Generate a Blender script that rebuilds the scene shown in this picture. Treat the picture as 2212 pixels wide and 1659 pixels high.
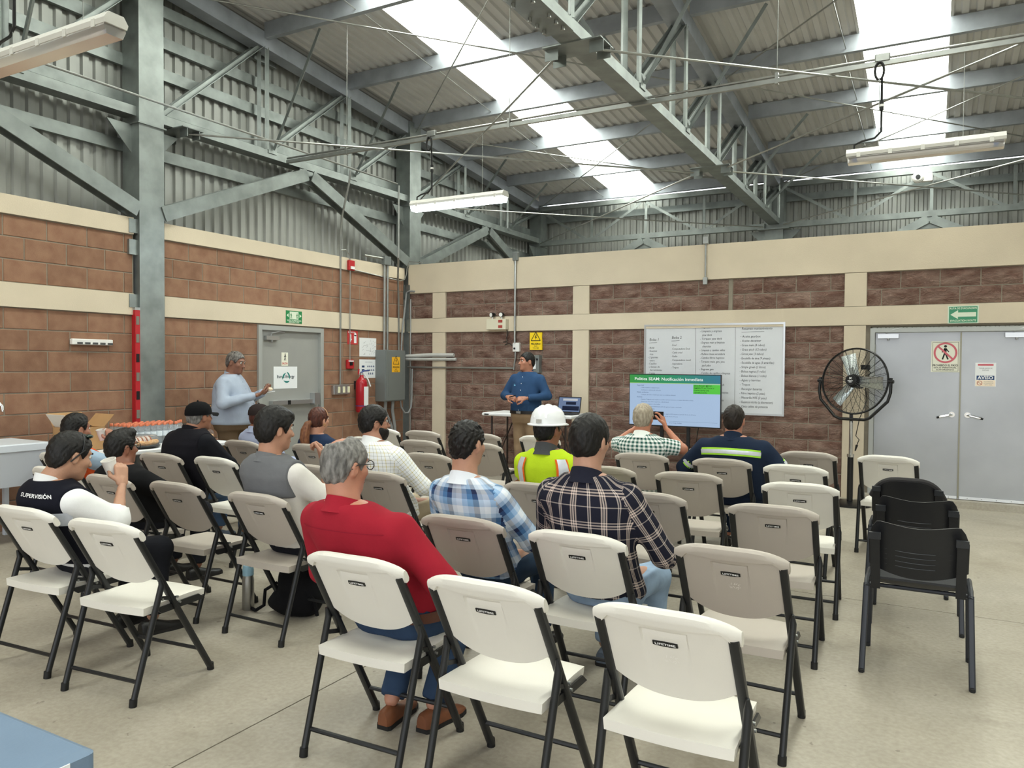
import bpy, math, random
import numpy as np
from mathutils import Vector, Matrix

for _o in list(bpy.data.objects):
    bpy.data.objects.remove(_o)
SC = bpy.context.scene
COL = SC.collection
R = math.radians
rnd = random.Random(7)

# ------------------------------------------------------------------ camera, world, exposure
CAM_F = 1650.8            # focal length in pixels of the 2212 px wide frame
cd = bpy.data.cameras.new('camera'); cam = bpy.data.objects.new('camera', cd); COL.objects.link(cam)
cd.sensor_width = 36; cd.sensor_fit = 'HORIZONTAL'; cd.lens = CAM_F / 2212 * 36
cd.clip_start = .05; cd.clip_end = 200
_yaw, _pit, _rol = .50342, -.02528, .00727
_fw = Vector((-math.sin(_yaw) * math.cos(_pit), math.cos(_yaw) * math.cos(_pit), math.sin(_pit)))
_r0 = Vector((math.cos(_yaw), math.sin(_yaw), 0)); _u0 = _r0.cross(_fw)
_r = math.cos(_rol) * _r0 + math.sin(_rol) * _u0; _u = -math.sin(_rol) * _r0 + math.cos(_rol) * _u0
_m = Matrix(((_r.x, _u.x, -_fw.x, 7.5003), (_r.y, _u.y, -_fw.y, -10.0408), (_r.z, _u.z, -_fw.z, 1.5779), (0, 0, 0, 1)))
cam.matrix_world = _m
SC.camera = cam

W = bpy.data.worlds.new('overcast_sky'); SC.world = W; W.use_nodes = True
_bg = W.node_tree.nodes['Background']; _bg.inputs[0].default_value = (.92, .96, 1.0, 1); _bg.inputs[1].default_value = 2.7
SKYLIGHT = 9.0
TUBE = 30.0
SC.view_settings.view_transform = 'Standard'; SC.view_settings.look = 'None'
SC.view_settings.gamma = 1; SC.view_settings.use_curve_mapping = False
SC.view_settings.exposure = 0.0

# ------------------------------------------------------------------ materials
def lin(h):
    if not isinstance(h, str): return tuple(h)
    h = h.lstrip('#'); o = []
    for i in (0, 2, 4):
        c = int(h[i:i + 2], 16) / 255
        o.append(c / 12.92 if c <= .04045 else ((c + .055) / 1.055) ** 2.4)
    return tuple(o)

_mats = {}
def M(name, col='#808080', rough=.5, metal=0., var=0., scale=6., bump=0., bscale=60., objvar=0., emit=None, estr=0., trans=0., alpha=1., coords='Object', stretch=None, spec=.5, ior=1.45, col2=None):
    if name in _mats: return _mats[name]
    m = bpy.data.materials.new(name); m.use_nodes = True; nt = m.node_tree; N = nt.nodes; Lk = nt.links
    b = N['Principled BSDF']; c = lin(col)
    b.inputs['Base Color'].default_value = (*c, 1); b.inputs['Roughness'].default_value = rough
    b.inputs['Metallic'].default_value = metal; b.inputs['Specular IOR Level'].default_value = spec
    b.inputs['IOR'].default_value = ior
    b.inputs['Transmission Weight'].default_value = trans; b.inputs['Alpha'].default_value = alpha
    if emit is not None:
        b.inputs['Emission Color'].default_value = (*lin(emit), 1); b.inputs['Emission Strength'].default_value = estr
    tc = N.new('ShaderNodeTexCoord'); src = tc.outputs[coords]
    if stretch:
        mp = N.new('ShaderNodeMapping'); mp.inputs['Scale'].default_value = stretch; Lk.new(src, mp.inputs['Vector']); src = mp.outputs['Vector']
    if var or col2 or objvar:
        c2 = lin(col2) if col2 else tuple(min(1, x * (1 + var)) for x in c)
        c1 = c if col2 else tuple(x * (1 - var) for x in c)
        nz = N.new('ShaderNodeTexNoise'); nz.inputs['Scale'].default_value = scale; nz.inputs['Detail'].default_value = 5
        Lk.new(src, nz.inputs['Vector'])
        rp = N.new('ShaderNodeValToRGB'); rp.color_ramp.elements[0].position = .33; rp.color_ramp.elements[1].position = .67
        rp.color_ramp.elements[0].color = (*c1, 1); rp.color_ramp.elements[1].color = (*c2, 1)
        Lk.new(nz.outputs['Fac'], rp.inputs['Fac']); out = rp.outputs['Color']
        if objvar:
            oi = N.new('ShaderNodeObjectInfo'); hs = N.new('ShaderNodeHueSaturation')
            mr = N.new('ShaderNodeMapRange'); mr.inputs['To Min'].default_value = 1 - objvar; mr.inputs['To Max'].default_value = 1 + objvar
            Lk.new(oi.outputs['Random'], mr.inputs['Value']); Lk.new(mr.outputs['Result'], hs.inputs['Value'])
            Lk.new(out, hs.inputs['Color']); out = hs.outputs['Color']
        Lk.new(out, b.inputs['Base Color'])
    if bump:
        nz2 = N.new('ShaderNodeTexNoise'); nz2.inputs['Scale'].default_value = bscale; nz2.inputs['Detail'].default_value = 6
        Lk.new(src, nz2.inputs['Vector']); bp = N.new('ShaderNodeBump'); bp.inputs['Strength'].default_value = 1.0; bp.inputs['Distance'].default_value = bump
        Lk.new(nz2.outputs['Fac'], bp.inputs['Height']); Lk.new(bp.outputs['Normal'], b.inputs['Normal'])
    _mats[name] = m
    return m

# ------------------------------------------------------------------ mesh builder
def V(*a): return np.array(a, float)
def unit(a): return a / (np.linalg.norm(a) + 1e-12)
class MB:
    def __init__(s): s.v = []; s.f = []
    def add(s, vs, fs):
        n = len(s.v); s.v += [tuple(map(float, v)) for v in vs]; s.f += [tuple(int(i) + n for i in f) for f in fs]; return s
    def bx(s, x0, x1, y0, y1, z0, z1):
        vs = [(x, y, z) for z in (z0, z1) for y in (y0, y1) for x in (x0, x1)]
        return s.add(vs, [(0, 2, 3, 1), (4, 5, 7, 6), (0, 1, 5, 4), (2, 6, 7, 3), (0, 4, 6, 2), (1, 3, 7, 5)])
    def obox(s, c, ax, ay, az):
        c, ax, ay, az = map(np.asarray, (c, ax, ay, az))
        vs = [c + i * ax + j * ay + k * az for k in (-1, 1) for j in (-1, 1) for i in (-1, 1)]
        return s.add(vs, [(0, 2, 3, 1), (4, 5, 7, 6), (0, 1, 5, 4), (2, 6, 7, 3), (0, 4, 6, 2), (1, 3, 7, 5)])
    def rbx(s, x0, x1, y0, y1, z0, z1, r=.01, n=3):
        # rounded-edge vertical prism with chamfered top and bottom
        pts = rrect(x0, x1, y0, y1, max(r, .002), n); pin = rrect(x0 + r, x1 - r, y0 + r, y1 - r, r * .3, n); rr = r * .6
        m = len(pts); rings = [(pin, z0), (pts, z0 + rr), (pts, z1 - rr), (pin, z1)]
        vs = [(x, y, z) for P, z in rings for x, y in P]; fs = []
        for k in range(3):
            for i in range(m): j = (i + 1) % m; fs.append((k * m + i, k * m + j, (k + 1) * m + j, (k + 1) * m + i))
        fs.append(tuple(reversed(range(m)))); fs.append(tuple(range(3 * m, 4 * m)))
        return s.add(vs, fs)
    def tube(s, pts, r, n=8, caps=True, closed=False):
        pts = [np.asarray(p, float) for p in pts]; k = len(pts); rs = r if hasattr(r, '__len__') else [r] * k
        T = []
        for i in range(k):
            a = pts[i - 1] if (i > 0 or closed) else pts[i]; b = pts[(i + 1) % k] if (i < k - 1 or closed) else pts[i]
            T.append(unit(b - a))
        ref = V(0, 0, 1) if abs(T[0][2]) < .9 else V(1, 0, 0); u = unit(np.cross(T[0], ref)); vs = []
        for i in range(k):
            u = unit(u - T[i] * np.dot(u, T[i])); w = np.cross(T[i], u)
            for j in range(n):
                a = 2 * math.pi * j / n; vs.append(pts[i] + rs[i] * (math.cos(a) * u + math.sin(a) * w))
        fs = []
        for i in range(k if closed else k - 1):
            i2 = (i + 1) % k
            for j in range(n):
                j2 = (j + 1) % n; fs.append((i * n + j, i * n + j2, i2 * n + j2, i2 * n + j))
        if caps and not closed: fs.append(tuple(reversed(range(n)))); fs.append(tuple(range((k - 1) * n, k * n)))
        return s.add(vs, fs)
    def cyl(s, a, b, r, n=12, r2=None): return s.tube([a, b], [r, r if r2 is None else r2], n)
    def extr(s, p0, p1, prof, up=(0, 0, 1), caps=True):
        p0, p1 = np.asarray(p0, float), np.asarray(p1, float); t = unit(p1 - p0); up = np.asarray(up, float)
        a = unit(np.cross(up, t)); b = np.cross(t, a); m = len(prof)
        vs = [p + x * a + y * b for p in (p0, p1) for x, y in prof]
        fs = [(i, (i + 1) % m, m + (i + 1) % m, m + i) for i in range(m)]
        if caps: fs += [tuple(reversed(range(m))), tuple(range(m, 2 * m))]
        return s.add(vs, fs)
    def prism(s, poly, o, u, v, d):
        # polygon (list of 2D) in plane o + x u + y v, extruded by vector d
        o, u, v, d = (np.asarray(k, float) for k in (o, u, v, d)); m = len(poly)
        vs = [o + x * u + y * v for x, y in poly] + [o + x * u + y * v + d for x, y in poly]
        fs = [(i, (i + 1) % m, m + (i + 1) % m, m + i) for i in range(m)] + [tuple(reversed(range(m))), tuple(range(m, 2 * m))]
        return s.add(vs, fs)
    def lathe(s, prof, c, n=20, axis=(0, 0, 1), close=True):
        ax = unit(np.asarray(axis, float)); u = unit(np.cross(ax, V(1, 0, 0) if abs(ax[0]) < .9 else V(0, 1, 0))); w = np.cross(ax, u); c = np.asarray(c, float)
        vs = [c + ax * h + r * (math.cos(2 * math.pi * j / n) * u + math.sin(2 * math.pi * j / n) * w) for r, h in prof for j in range(n)]
        k = len(prof); fs = []
        for i in range(k - 1):
            for j in range(n): j2 = (j + 1) % n; fs.append((i * n + j, i * n + j2, (i + 1) * n + j2, (i + 1) * n + j))
        if close: fs.append(tuple(reversed(range(n)))); fs.append(tuple(range((k - 1) * n, k * n)))
        return s.add(vs, fs)
    def ball(s, c, r, n=12, m=8, sc=(1, 1, 1)):
        c = np.asarray(c, float); vs = [c + V(0, 0, -r * sc[2])]
        for i in range(1, m):
            a = -math.pi / 2 + math.pi * i / m
            for j in range(n):
                b = 2 * math.pi * j / n; vs.append(c + V(r * sc[0] * math.cos(a) * math.cos(b), r * sc[1] * math.cos(a) * math.sin(b), r * sc[2] * math.sin(a)))
        vs.append(c + V(0, 0, r * sc[2])); fs = []
        for j in range(n):
            fs.append((0, 1 + (j + 1) % n, 1 + j)); fs.append((len(vs) - 1, 1 + (m - 2) * n + j, 1 + (m - 2) * n + (j + 1) % n))
        for i in range(m - 2):
            for j in range(n): j2 = (j + 1) % n; fs.append((1 + i * n + j, 1 + i * n + j2, 1 + (i + 1) * n + j2, 1 + (i + 1) * n + j))
        return s.add(vs, fs)
    def grid(s, P, flip=False):
        # P: array [a][b][3]
        P = np.asarray(P, float); a, b = P.shape[:2]; fs = []
        for i in range(a - 1):
            for j in range(b - 1):
                q = (i * b + j, i * b + j + 1, (i + 1) * b + j + 1, (i + 1) * b + j); fs.append(q[::-1] if flip else q)
        return s.add(P.reshape(-1, 3), fs)
    def mesh(s, name, off=(0, 0, 0), smooth=False):
        me = bpy.data.meshes.new(name)
        vs = np.array(s.v, float) - np.asarray(off, float) if len(s.v) else []
        me.from_pydata([tuple(v) for v in vs], [], s.f); me.validate()
        if smooth: smooth_mesh(me)
        return me
    def build(s, name, mat, parent=None, smooth=False, off=None):
        if off is None: off = wloc(parent) if parent else (0, 0, 0)
        me = s.mesh(name, off, smooth); return link(name, me, mat, parent)

def smooth_mesh(me, ang=40):
    me.polygons.foreach_set('use_smooth', [True] * len(me.polygons))
    try: me.set_sharp_from_angle(angle=R(ang))
    except Exception: pass
def rrect(x0, x1, y0, y1, r, n=3):
    P = []
    for cx, cy, a0 in ((x1 - r, y1 - r, 0), (x0 + r, y1 - r, 90), (x0 + r, y0 + r, 180), (x1 - r, y0 + r, 270)):
        for i in range(n + 1): a = R(a0 + 90 * i / n); P.append((cx + r * math.cos(a), cy + r * math.sin(a)))
    return P
def wloc(o):
    p = V(0, 0, 0)
    while o is not None: p = p + np.array(o.location); o = o.parent
    return p
def link(name, me, mat, parent=None):
    o = bpy.data.objects.new(name, me); COL.objects.link(o)
    if mat is not None and me is not None and len(me.materials) == 0: me.materials.append(mat)
    if parent: o.parent = parent
    return o
def tag(o, label, cat, group=None):
    o['label'] = label; o['category'] = cat
    if group: o['group'] = group
    return o
def thing(name, label, cat, loc=(0, 0, 0), rz=0., group=None):
    o = bpy.data.objects.new(name, None); COL.objects.link(o); o.location = loc; o.rotation_euler = (0, 0, rz)
    o.empty_display_size = .1
    return tag(o, label, cat, group)
def struct(o): o['kind'] = 'structure'; return o
def dup(root, loc, rz, label=None, group=None, matmap=None):
    def cp(o, par):
        c = o.copy(); COL.objects.link(c); c.parent = par
        for ch in kids.get(o, ()): cp(ch, c)
        return c
    kids = {}
    for o in bpy.data.objects:
        if o.parent: kids.setdefault(o.parent, []).append(o)
    r = cp(root, None); r.location = loc; r.rotation_euler = (0, 0, rz)
    if label: r['label'] = label
    if group: r['group'] = group
    return r
# flat polygons / lettering laid on a plane: o + x*u + y*v, a hair above it along n
def text_mesh(txt, size=1.0, align='CENTER', shear=0., space=1., bold=0.):
    cu = bpy.data.curves.new('t', 'FONT'); cu.body = txt; cu.size = size; cu.align_x = align; cu.align_y = 'CENTER'; cu.shear = shear; cu.space_character = space
    cu.offset = bold; cu.resolution_u = 2
    ob = bpy.data.objects.new('t', cu); COL.objects.link(ob); dg = bpy.context.evaluated_depsgraph_get(); dg.update()
    me = bpy.data.meshes.new_from_object(ob.evaluated_get(dg)); bpy.data.objects.remove(ob); bpy.data.curves.remove(cu)
    vs = np.zeros(len(me.vertices) * 3); me.vertices.foreach_get('co', vs); vs = vs.reshape(-1, 3)
    fs = [tuple(p.vertices) for p in me.polygons]; bpy.data.meshes.remove(me)
    return vs, fs
def put_text(mb, txt, o, u, v, n, size, align='CENTER', width=None, lift=.0012, shear=0., bold=0., jitter=0.):
    if not txt.strip(): return
    vs, fs = text_mesh(txt, 1.0, align, shear, 1.0, bold)
    if len(vs) == 0: return
    sx = sy = size
    if width: sx = width / (vs[:, 0].max() - vs[:, 0].min() + 1e-9)
    o, u, v, n = (np.asarray(k, float) for k in (o, u, v, n))
    P = o + np.outer(vs[:, 0] * sx, u) + np.outer(vs[:, 1] * sy, v) + n * lift
    mb.add(P, fs)
def flat(mb, poly, o, u, v, n, lift=.0008):
    o, u, v, n = (np.asarray(k, float) for k in (o, u, v, n))
    mb.add([o + x * u + y * v + n * lift for x, y in poly], [tuple(range(len(poly)))])
def circ(cx, cy, rx, ry=None, n=24, a0=0, a1=360):
    ry = ry or rx
    return [(cx + rx * math.cos(R(a0 + (a1 - a0) * i / n)), cy + ry * math.sin(R(a0 + (a1 - a0) * i / n))) for i in range(n if a1 - a0 == 360 else n + 1)]
def ring(mb, cx, cy, r0, r1, o, u, v, n, lift=.001, k=36):
    o, u, v, n = (np.asarray(q, float) for q in (o, u, v, n)); vs = []; fs = []
    for i in range(k):
        a = 2 * math.pi * i / k
        for r in (r0, r1): vs.append(o + (cx + r * math.cos(a)) * u + (cy + r * math.sin(a)) * v + n * lift)
    for i in range(k): j = (i + 1) % k; fs.append((2 * i, 2 * i + 1, 2 * j + 1, 2 * j))
    mb.add(vs, fs)
def seg(mb, a, b, w, o, u, v, n, lift=.001):
    d = unit(V(b[0] - a[0], b[1] - a[1])); q = V(-d[1], d[0]) * w / 2
    flat(mb, [(a[0] + q[0], a[1] + q[1]), (a[0] - q[0], a[1] - q[1]), (b[0] - q[0], b[1] - q[1]), (b[0] + q[0], b[1] + q[1])], o, u, v, n, lift)
XV, YV, ZV = V(1, 0, 0), V(0, 1, 0), V(0, 0, 1)
FAR = (XV, ZV, -YV)          # axes of things on the far wall, seen from the room
LEFT = (YV, ZV, XV)          # axes of things on the left wall

STEEL = M('galvanised_steel', '#8f9593', .45, .75, .16, 5, .0006, 30)
STEEL_D = M('galvanised_purlin', '#a3a9b1', .5, .4, .14, 4, .0005, 20)
CREAM = M('cream_plaster', '#d0c3ad', .85, 0, .05, 1.6, .0015, 90)
MORTAR = M('mortar', '#8d8577', .95, 0, .1, 12, .002, 150)
CONDUIT = M('conduit_steel', '#a2a4a1', .38, .8, .1, 8)
WHITE_PL = M('white_plastic', '#e6e5e2', .4)
BLACK_PL = M('black_plastic', '#17181a', .4)
RUBBER = M('black_rubber', '#141414', .6)
def steelang(w=.06, t=.006): return [(0, 0), (w, 0), (w, t), (t, t), (t, w), (0, w)]
def chan(h=.2, b=.065, t=.006): return [(-b / 2, -h / 2), (b / 2, -h / 2), (b / 2, -h / 2 + t), (-b / 2 + t, -h / 2 + t), (-b / 2 + t, h / 2 - t), (b / 2, h / 2 - t), (b / 2, h / 2), (-b / 2, h / 2)]
def rect(w, h): return [(-w / 2, -h / 2), (w / 2, -h / 2), (w / 2, h / 2), (-w / 2, h / 2)]
# ================================================================== the setting
# ---- floor: cast concrete slabs with saw-cut joints
def concrete():
    m = bpy.data.materials.new('concrete_floor'); m.use_nodes = True; nt = m.node_tree; N = nt.nodes; Lk = nt.links; b = N['Principled BSDF']
    geo = N.new('ShaderNodeNewGeometry')
    def noise(sc, det, dist=0.):
        n = N.new('ShaderNodeTexNoise'); n.inputs['Scale'].default_value = sc; n.inputs['Detail'].default_value = det; n.inputs['Distortion'].default_value = dist
        Lk.new(geo.outputs['Position'], n.inputs['Vector']); return n
    def ramp(src, e):
        r = N.new('ShaderNodeValToRGB'); r.color_ramp.elements[0].position = e[0][0]; r.color_ramp.elements[0].color = (*lin(e[0][1]), 1)
        r.color_ramp.elements[1].position = e[1][0]; r.color_ramp.elements[1].color = (*lin(e[1][1]), 1)
        for p, c in e[2:]: q = r.color_ramp.elements.new(p); q.color = (*lin(c), 1)
        Lk.new(src.outputs['Fac'], r.inputs['Fac']); return r
    def mix(a, b2, f, mode='MIX'):
        x = N.new('ShaderNodeMixRGB'); x.blend_type = mode; Lk.new(a, x.inputs[1]); Lk.new(b2, x.inputs[2])
        if isinstance(f, float): x.inputs[0].default_value = f
        else: Lk.new(f, x.inputs[0])
        return x.outputs[0]
    big = ramp(noise(.45, 4, .6), [(.3, '#a39a8a'), (.7, '#b2aca0')])
    mid = ramp(noise(2.6, 7, .8), [(.25, '#8d8577'), (.75, '#bcb6a9')])
    c = mix(big.outputs[0], mid.outputs[0], .38)
    st = ramp(noise(1.1, 9, 1.2), [(.6, '#ffffff'), (.75, '#bdb6ab')]); c = mix(c, st.outputs[0], .55, 'MULTIPLY')
    fine = ramp(noise(42, 6), [(.3, '#d9d5ce'), (.7, '#ffffff')]); c = mix(c, fine.outputs[0], .6, 'MULTIPLY')
    sp = ramp(noise(16, 3), [(.70, '#ffffff'), (.74, '#8b857c')]); c = mix(c, sp.outputs[0], .5, 'MULTIPLY')
    Lk.new(c, b.inputs['Base Color'])
    rr = N.new('ShaderNodeMapRange'); rr.inputs['To Min'].default_value = .42; rr.inputs['To Max'].default_value = .7
    Lk.new(noise(1.7, 5).outputs['Fac'], rr.inputs['Value']); Lk.new(rr.outputs[0], b.inputs['Roughness'])
    bp = N.new('ShaderNodeBump'); bp.inputs['Distance'].default_value = .0015; bp.inputs['Strength'].default_value = .5
    Lk.new(noise(90, 5).outputs['Fac'], bp.inputs['Height']); Lk.new(bp.outputs[0], b.inputs['Normal'])
    return m
CONC = concrete()
floor = struct(MB().bx(-.35, 14.7, -14.2, 5.3, -.2, -.008).build('floor', M('joint_base', '#77705f', .9)))  # dark base that shows in the joints between the slabs
_xs = [-.35, .06, 4.935, 9.85, 14.7]; _ys = [-14.2, -9.15, -4.4, .0, 5.3]
for i in range(4):
    for j in range(4):
        g = .004; x0, x1, y0, y1 = _xs[i] + g, _xs[i + 1] - g, _ys[j] + g, _ys[j + 1] - g
        MB().bx(x0, x1, y0, y1, -.02, 0).build('slab', CONC, floor)
struct(MB().bx(-60, 70, -70, 60, -.3, -.21).build('floor_outside', M('bounce_ground', '#a59a86', .95, 0, .15, 2)))  # unseen ground plane, added to reflect daylight into the hall

# ---- left wall: smooth concrete blocks between cream bond beams
BLK_L = M('smooth_block', '#84624f', .9, 0, scale=7, col2='#96745e', objvar=.1, bump=.002, bscale=140)
BLK_L.node_tree.nodes['Principled BSDF'].inputs['Specular IOR Level'].default_value = .25
def split_mat():
    m = M('split_face_block', '#7f5f54', .95, 0, scale=7, col2='#a78d80', objvar=.07, bump=.055, bscale=22, spec=.2)
    nt = m.node_tree
    for n in nt.nodes:
        if n.type == 'TEX_NOISE' and n.inputs['Scale'].default_value == 22: n.inputs['Distortion'].default_value = 1.6; n.inputs['Roughness'].default_value = .62
    # tie the relief to where the block stands, so that no two look alike
    geo = nt.nodes.new('ShaderNodeNewGeometry'); mp = nt.nodes.new('ShaderNodeMapping'); mp.inputs['Scale'].default_value = (.62, 1, 1.25)
    nt.links.new(geo.outputs['Position'], mp.inputs['Vector'])
    for n in nt.nodes:
        if n.type == 'TEX_NOISE': nt.links.new(mp.outputs[0], n.inputs['Vector'])
    return m
BLK_F = split_mat()
def tie_world(m):
    nt = m.node_tree; geo = nt.nodes.new('ShaderNodeNewGeometry')
    for n in nt.nodes:
        if n.type == 'TEX_NOISE': nt.links.new(geo.outputs['Position'], n.inputs['Vector'])
for _m in (BLK_L, CREAM, MORTAR, STEEL, STEEL_D): tie_world(_m)

LJ = [.075 + .2 * k for k in range(10)]            # joints under the lower beam
LOWER = [(0.0, .075)] + [(LJ[k], LJ[k] + .2) for k in range(10)]   # top 2.075
UPPER_L = [(2.31, 2.523), (2.523, 2.733), (2.733, 2.93)]
DOOR_L = (-3.11, -1.95)
wall_left = MB()
for y0, y1, zt in ((-14.1, -4.82, 3.05), (-4.46, DOOR_L[0], 3.05), (DOOR_L[1], -.06, 3.05)): wall_left.bx(-.2, -.006, y0, y1, 0, zt)
wall_left.bx(-.2, -.006, DOOR_L[0], DOOR_L[1], 2.06, 3.05)
wall_left = struct(wall_left.build('wall_left', MORTAR))
_blk = MB().bx(0, 1, -.09, 0, 0, 1)
def bevel_block():
    # unit block, face at +x, small worn edges
    b = MB(); e = .012
    for (lo, hi, xx) in ((0., 1., -.006), (None, None, 0)): pass
    vs = [(-.05, 0, 0), (-.05, 1, 0), (-.05, 1, 1), (-.05, 0, 1), (-.005, 0, 0), (-.005, 1, 0), (-.005, 1, 1), (-.005, 0, 1), (0, e, 2 * e), (0, 1 - e, 2 * e), (0, 1 - e, 1 - 2 * e), (0, e, 1 - 2 * e)]
    fs = [(0, 3, 2, 1), (8, 9, 10, 11)]
    for a in (0, 4):
        for i in range(4): j = (i + 1) % 4; fs.append((a + i, a + j, a + 4 + j, a + 4 + i))
    return b.add(vs, fs).mesh('block')
_bm = bevel_block(); _bm.materials.append(BLK_L)
def left_block(y0, y1, z0, z1):
    o = bpy.data.objects.new('block', _bm); COL.objects.link(o); o.parent = wall_left; o.location = (0, y0 + .005, z0 + .005); o.scale = (1, y1 - y0 - .01, z1 - z0 - .01)
_rest = MB()
def left_course(z0, z1, off, segs):
    for s0, s1 in segs:
        y = s0; k = math.floor((s0 - off) / .4) + 1
        while y < s1 - .02:
            y2 = min(off + .4 * k, s1)
            if y2 - y > .03:
                if y > -7.3: left_block(y, y2, z0, z1)
                else: _rest.bx(-.05, 0, y + .005, y2 - .005, z0 + .005, z1 - .005)
            y = y2; k += 1
_full = [(-14.1, -4.83), (-4.46, -.07)]
for i, (z0, z1) in enumerate(LOWER):
    left_course(z0, z1, -4.13 if i % 2 == 0 else -4.31, [(-14.1, -4.83), (-4.46, DOOR_L[0]), (DOOR_L[1], -.07)])
for i, (z0, z1) in enumerate(UPPER_L): left_course(z0, z1, -4.13 if i % 2 == 0 else -4.34, _full)
_rest.build('distant_blocks', BLK_L, wall_left)['kind'] = 'stuff'
for nm, z0, z1 in (('bond_beam', 2.075, 2.31), ('bond_beam', 2.93, 3.117)):
    for y0, y1 in ((-14.1, -4.83), (-4.46, -.07)):
        MB().add([(-.2, y0, z0), (-.2, y1, z0), (-.2, y1, z1), (-.2, y0, z1), (.022, y0, z0 + .006), (.022, y1, z0 + .006), (.022, y1, z1 - .004), (.022, y0, z1 - .004)],
                 [(0, 3, 2, 1), (4, 5, 6, 7), (0, 1, 5, 4), (1, 2, 6, 5), (2, 3, 7, 6), (3, 0, 4, 7)]).build(nm, CREAM, wall_left)

# ---- far wall: split-face blocks in cream frames
DOOR_F = (6.84, 8.70)
wf = MB(); wf.bx(.06, DOOR_F[0], .006, .2, 0, 3.1); wf.bx(DOOR_F[1], 14.6, .006, .2, 0, 3.1); wf.bx(DOOR_F[0], DOOR_F[1], .006, .2, 2.06, 3.1)
wall_far = struct(wf.build('wall_far', MORTAR))
_fm = []
for q in range(7):
    r2 = random.Random(40 + q); nx, nz = 7, 5; P = np.zeros((nz, nx, 3)); D = np.array([[r2.uniform(.002, .022) for _ in range(nx)] for _ in range(nz)])
    D = (D + np.roll(D, 1, 1) * .7) / 1.7
    for a in range(nz):
        for b in range(nx):
            ed = a in (0, nz - 1) or b in (0, nx - 1)
            P[a, b] = (b / (nx - 1), (.004 if ed else -D[a, b]), a / (nz - 1))
    g = MB().grid(P); n = len(g.v)
    g.add([(0, .06, 0), (1, .06, 0), (1, .06, 1), (0, .06, 1)], [])
    for e0, e1, c0, c1 in ((0, nx - 1, n, n + 1), (nx - 1, nz * nx - 1, n + 1, n + 2), (nz * nx - 1, (nz - 1) * nx, n + 2, n + 3), ((nz - 1) * nx, 0, n + 3, n)):
        g.f.append((c0, c1, e1, e0))
    me = g.mesh('block'); me.materials.append(BLK_F); _fm.append(me)
def far_block(x0, x1, z0, z1):
    o = bpy.data.objects.new('block', rnd.choice(_fm)); COL.objects.link(o); o.parent = wall_far
    o.location = (x0 + .005, 0, z0 + .005); o.scale = (x1 - x0 - .01, 1, z1 - z0 - .01)
def far_course(z0, z1, x0, x1, off, skip=None):
    x = x0; k = math.floor((x0 - off) / .4 + 1e-6) + 1
    while x < x1 - .02:
        x2 = min(off + .4 * k, x1)
        if x2 - x > .03: far_block(x, x2, z0, z1)
        x = x2; k += 1
BAYS = [(.07, .54, .37, .17), (.78, 2.97, 1.07, 1.27), (3.22, 5.165, 3.57, 3.335), (5.215, 6.55, 5.59, 5.36)]
for i, (z0, z1) in enumerate(LOWER):
    for x0, x1, oa, ob in BAYS: far_course(z0, z1, x0, x1, oa if i % 2 == 0 else ob)
    far_course(z0, z1, 9.0, 9.75, 9.2 if i % 2 else 9.4)
for i, (z0, z1) in enumerate([(2.305, 2.505), (2.505, 2.705)]):
    for x0, x1, oa, ob in BAYS + [(6.79, 9.75, 7.15, 6.95)]: far_course(z0, z1, x0, x1, ob if i == 0 else oa)
MB().bx(5.168, 5.212, -.001, .05, .0, 2.075).build('control_joint', MORTAR, wall_far); MB().bx(5.168, 5.212, -.001, .05, 2.305, 2.705).build('control_joint', MORTAR, wall_far)
PR = -.03
def beam(x0, x1, z0, z1, y=PR):
    MB().add([(x0, .1, z0), (x1, .1, z0), (x1, .1, z1), (x0, .1, z1), (x0 + .006, y, z0 + .006), (x1 - .006, y, z0 + .006), (x1 - .006, y, z1 - .004), (x0 + .006, y, z1 - .004)],
             [(0, 1, 2, 3), (7, 6, 5, 4), (0, 4, 5, 1), (1, 5, 6, 2), (2, 6, 7, 3), (3, 7, 4, 0)]).build('bond_beam', CREAM, wall_far)
beam(.06, 14.6, 2.075, 2.305); beam(.06, 14.6, 2.705, 3.173)
MB().bx(.06, 14.6, .05, .22, 3.0, 3.168).build('bond_beam', CREAM, wall_far)
for x0, x1 in ((.54, .78), (2.97, 3.22), (6.55, 6.79), (8.74, 9.0), (9.75, 14.6)):
    for z0, z1 in ((0, 2.075), (2.305, 2.705)):
        if x0 == 8.74 and z0 > 1: continue
        MB().bx(x0, x1, PR + .002, .1, z0, z1).build('pilaster', CREAM, wall_far)

# ---- corrugated cladding and roof
CLAD = M('cladding_sheet_metal', '#a3a5a1', .5, .55, .07, 2.2); tie_world(CLAD)
ROOFM = M('roof_sheet_metal', '#c6c6c5', .7, .0, .06, 1.5); tie_world(ROOFM)
def rib_profile(a0, a1, pitch=.1375, d=.028, flat_w=.05):
    # (along, depth) points of a trapezoid-rib sheet
    P = [(a0, 0)]; k = 0
    while a0 + (k + 1) * pitch <= a1 + 1e-6:
        c = a0 + (k + .5) * pitch; P += [(c - flat_w / 2 - .012, 0), (c - flat_w / 2 + .004, d), (c + flat_w / 2 - .004, d), (c + flat_w / 2 + .012, 0)]; k += 1
    P.append((a1, 0)); return P
SK0, SKS = 5.62, -.089
def roofz(y): return SK0 + SKS * y
cl_left = MB().bx(-.36, -.30, -14.1, 5.2, 3.0, 3.04)
cl_left = struct(cl_left.build('wall_left_cladding', CLAD))
y = -14.1
while y < 5.05:
    y1 = min(y + .9625, 5.1); P = rib_profile(y, y1)
    MB().grid([[(-.27 - d, a, 2.9), (-.27 - d, a, roofz(a) + .06)] for a, d in P]).build('cladding_sheet', CLAD, cl_left); y = y1
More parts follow.
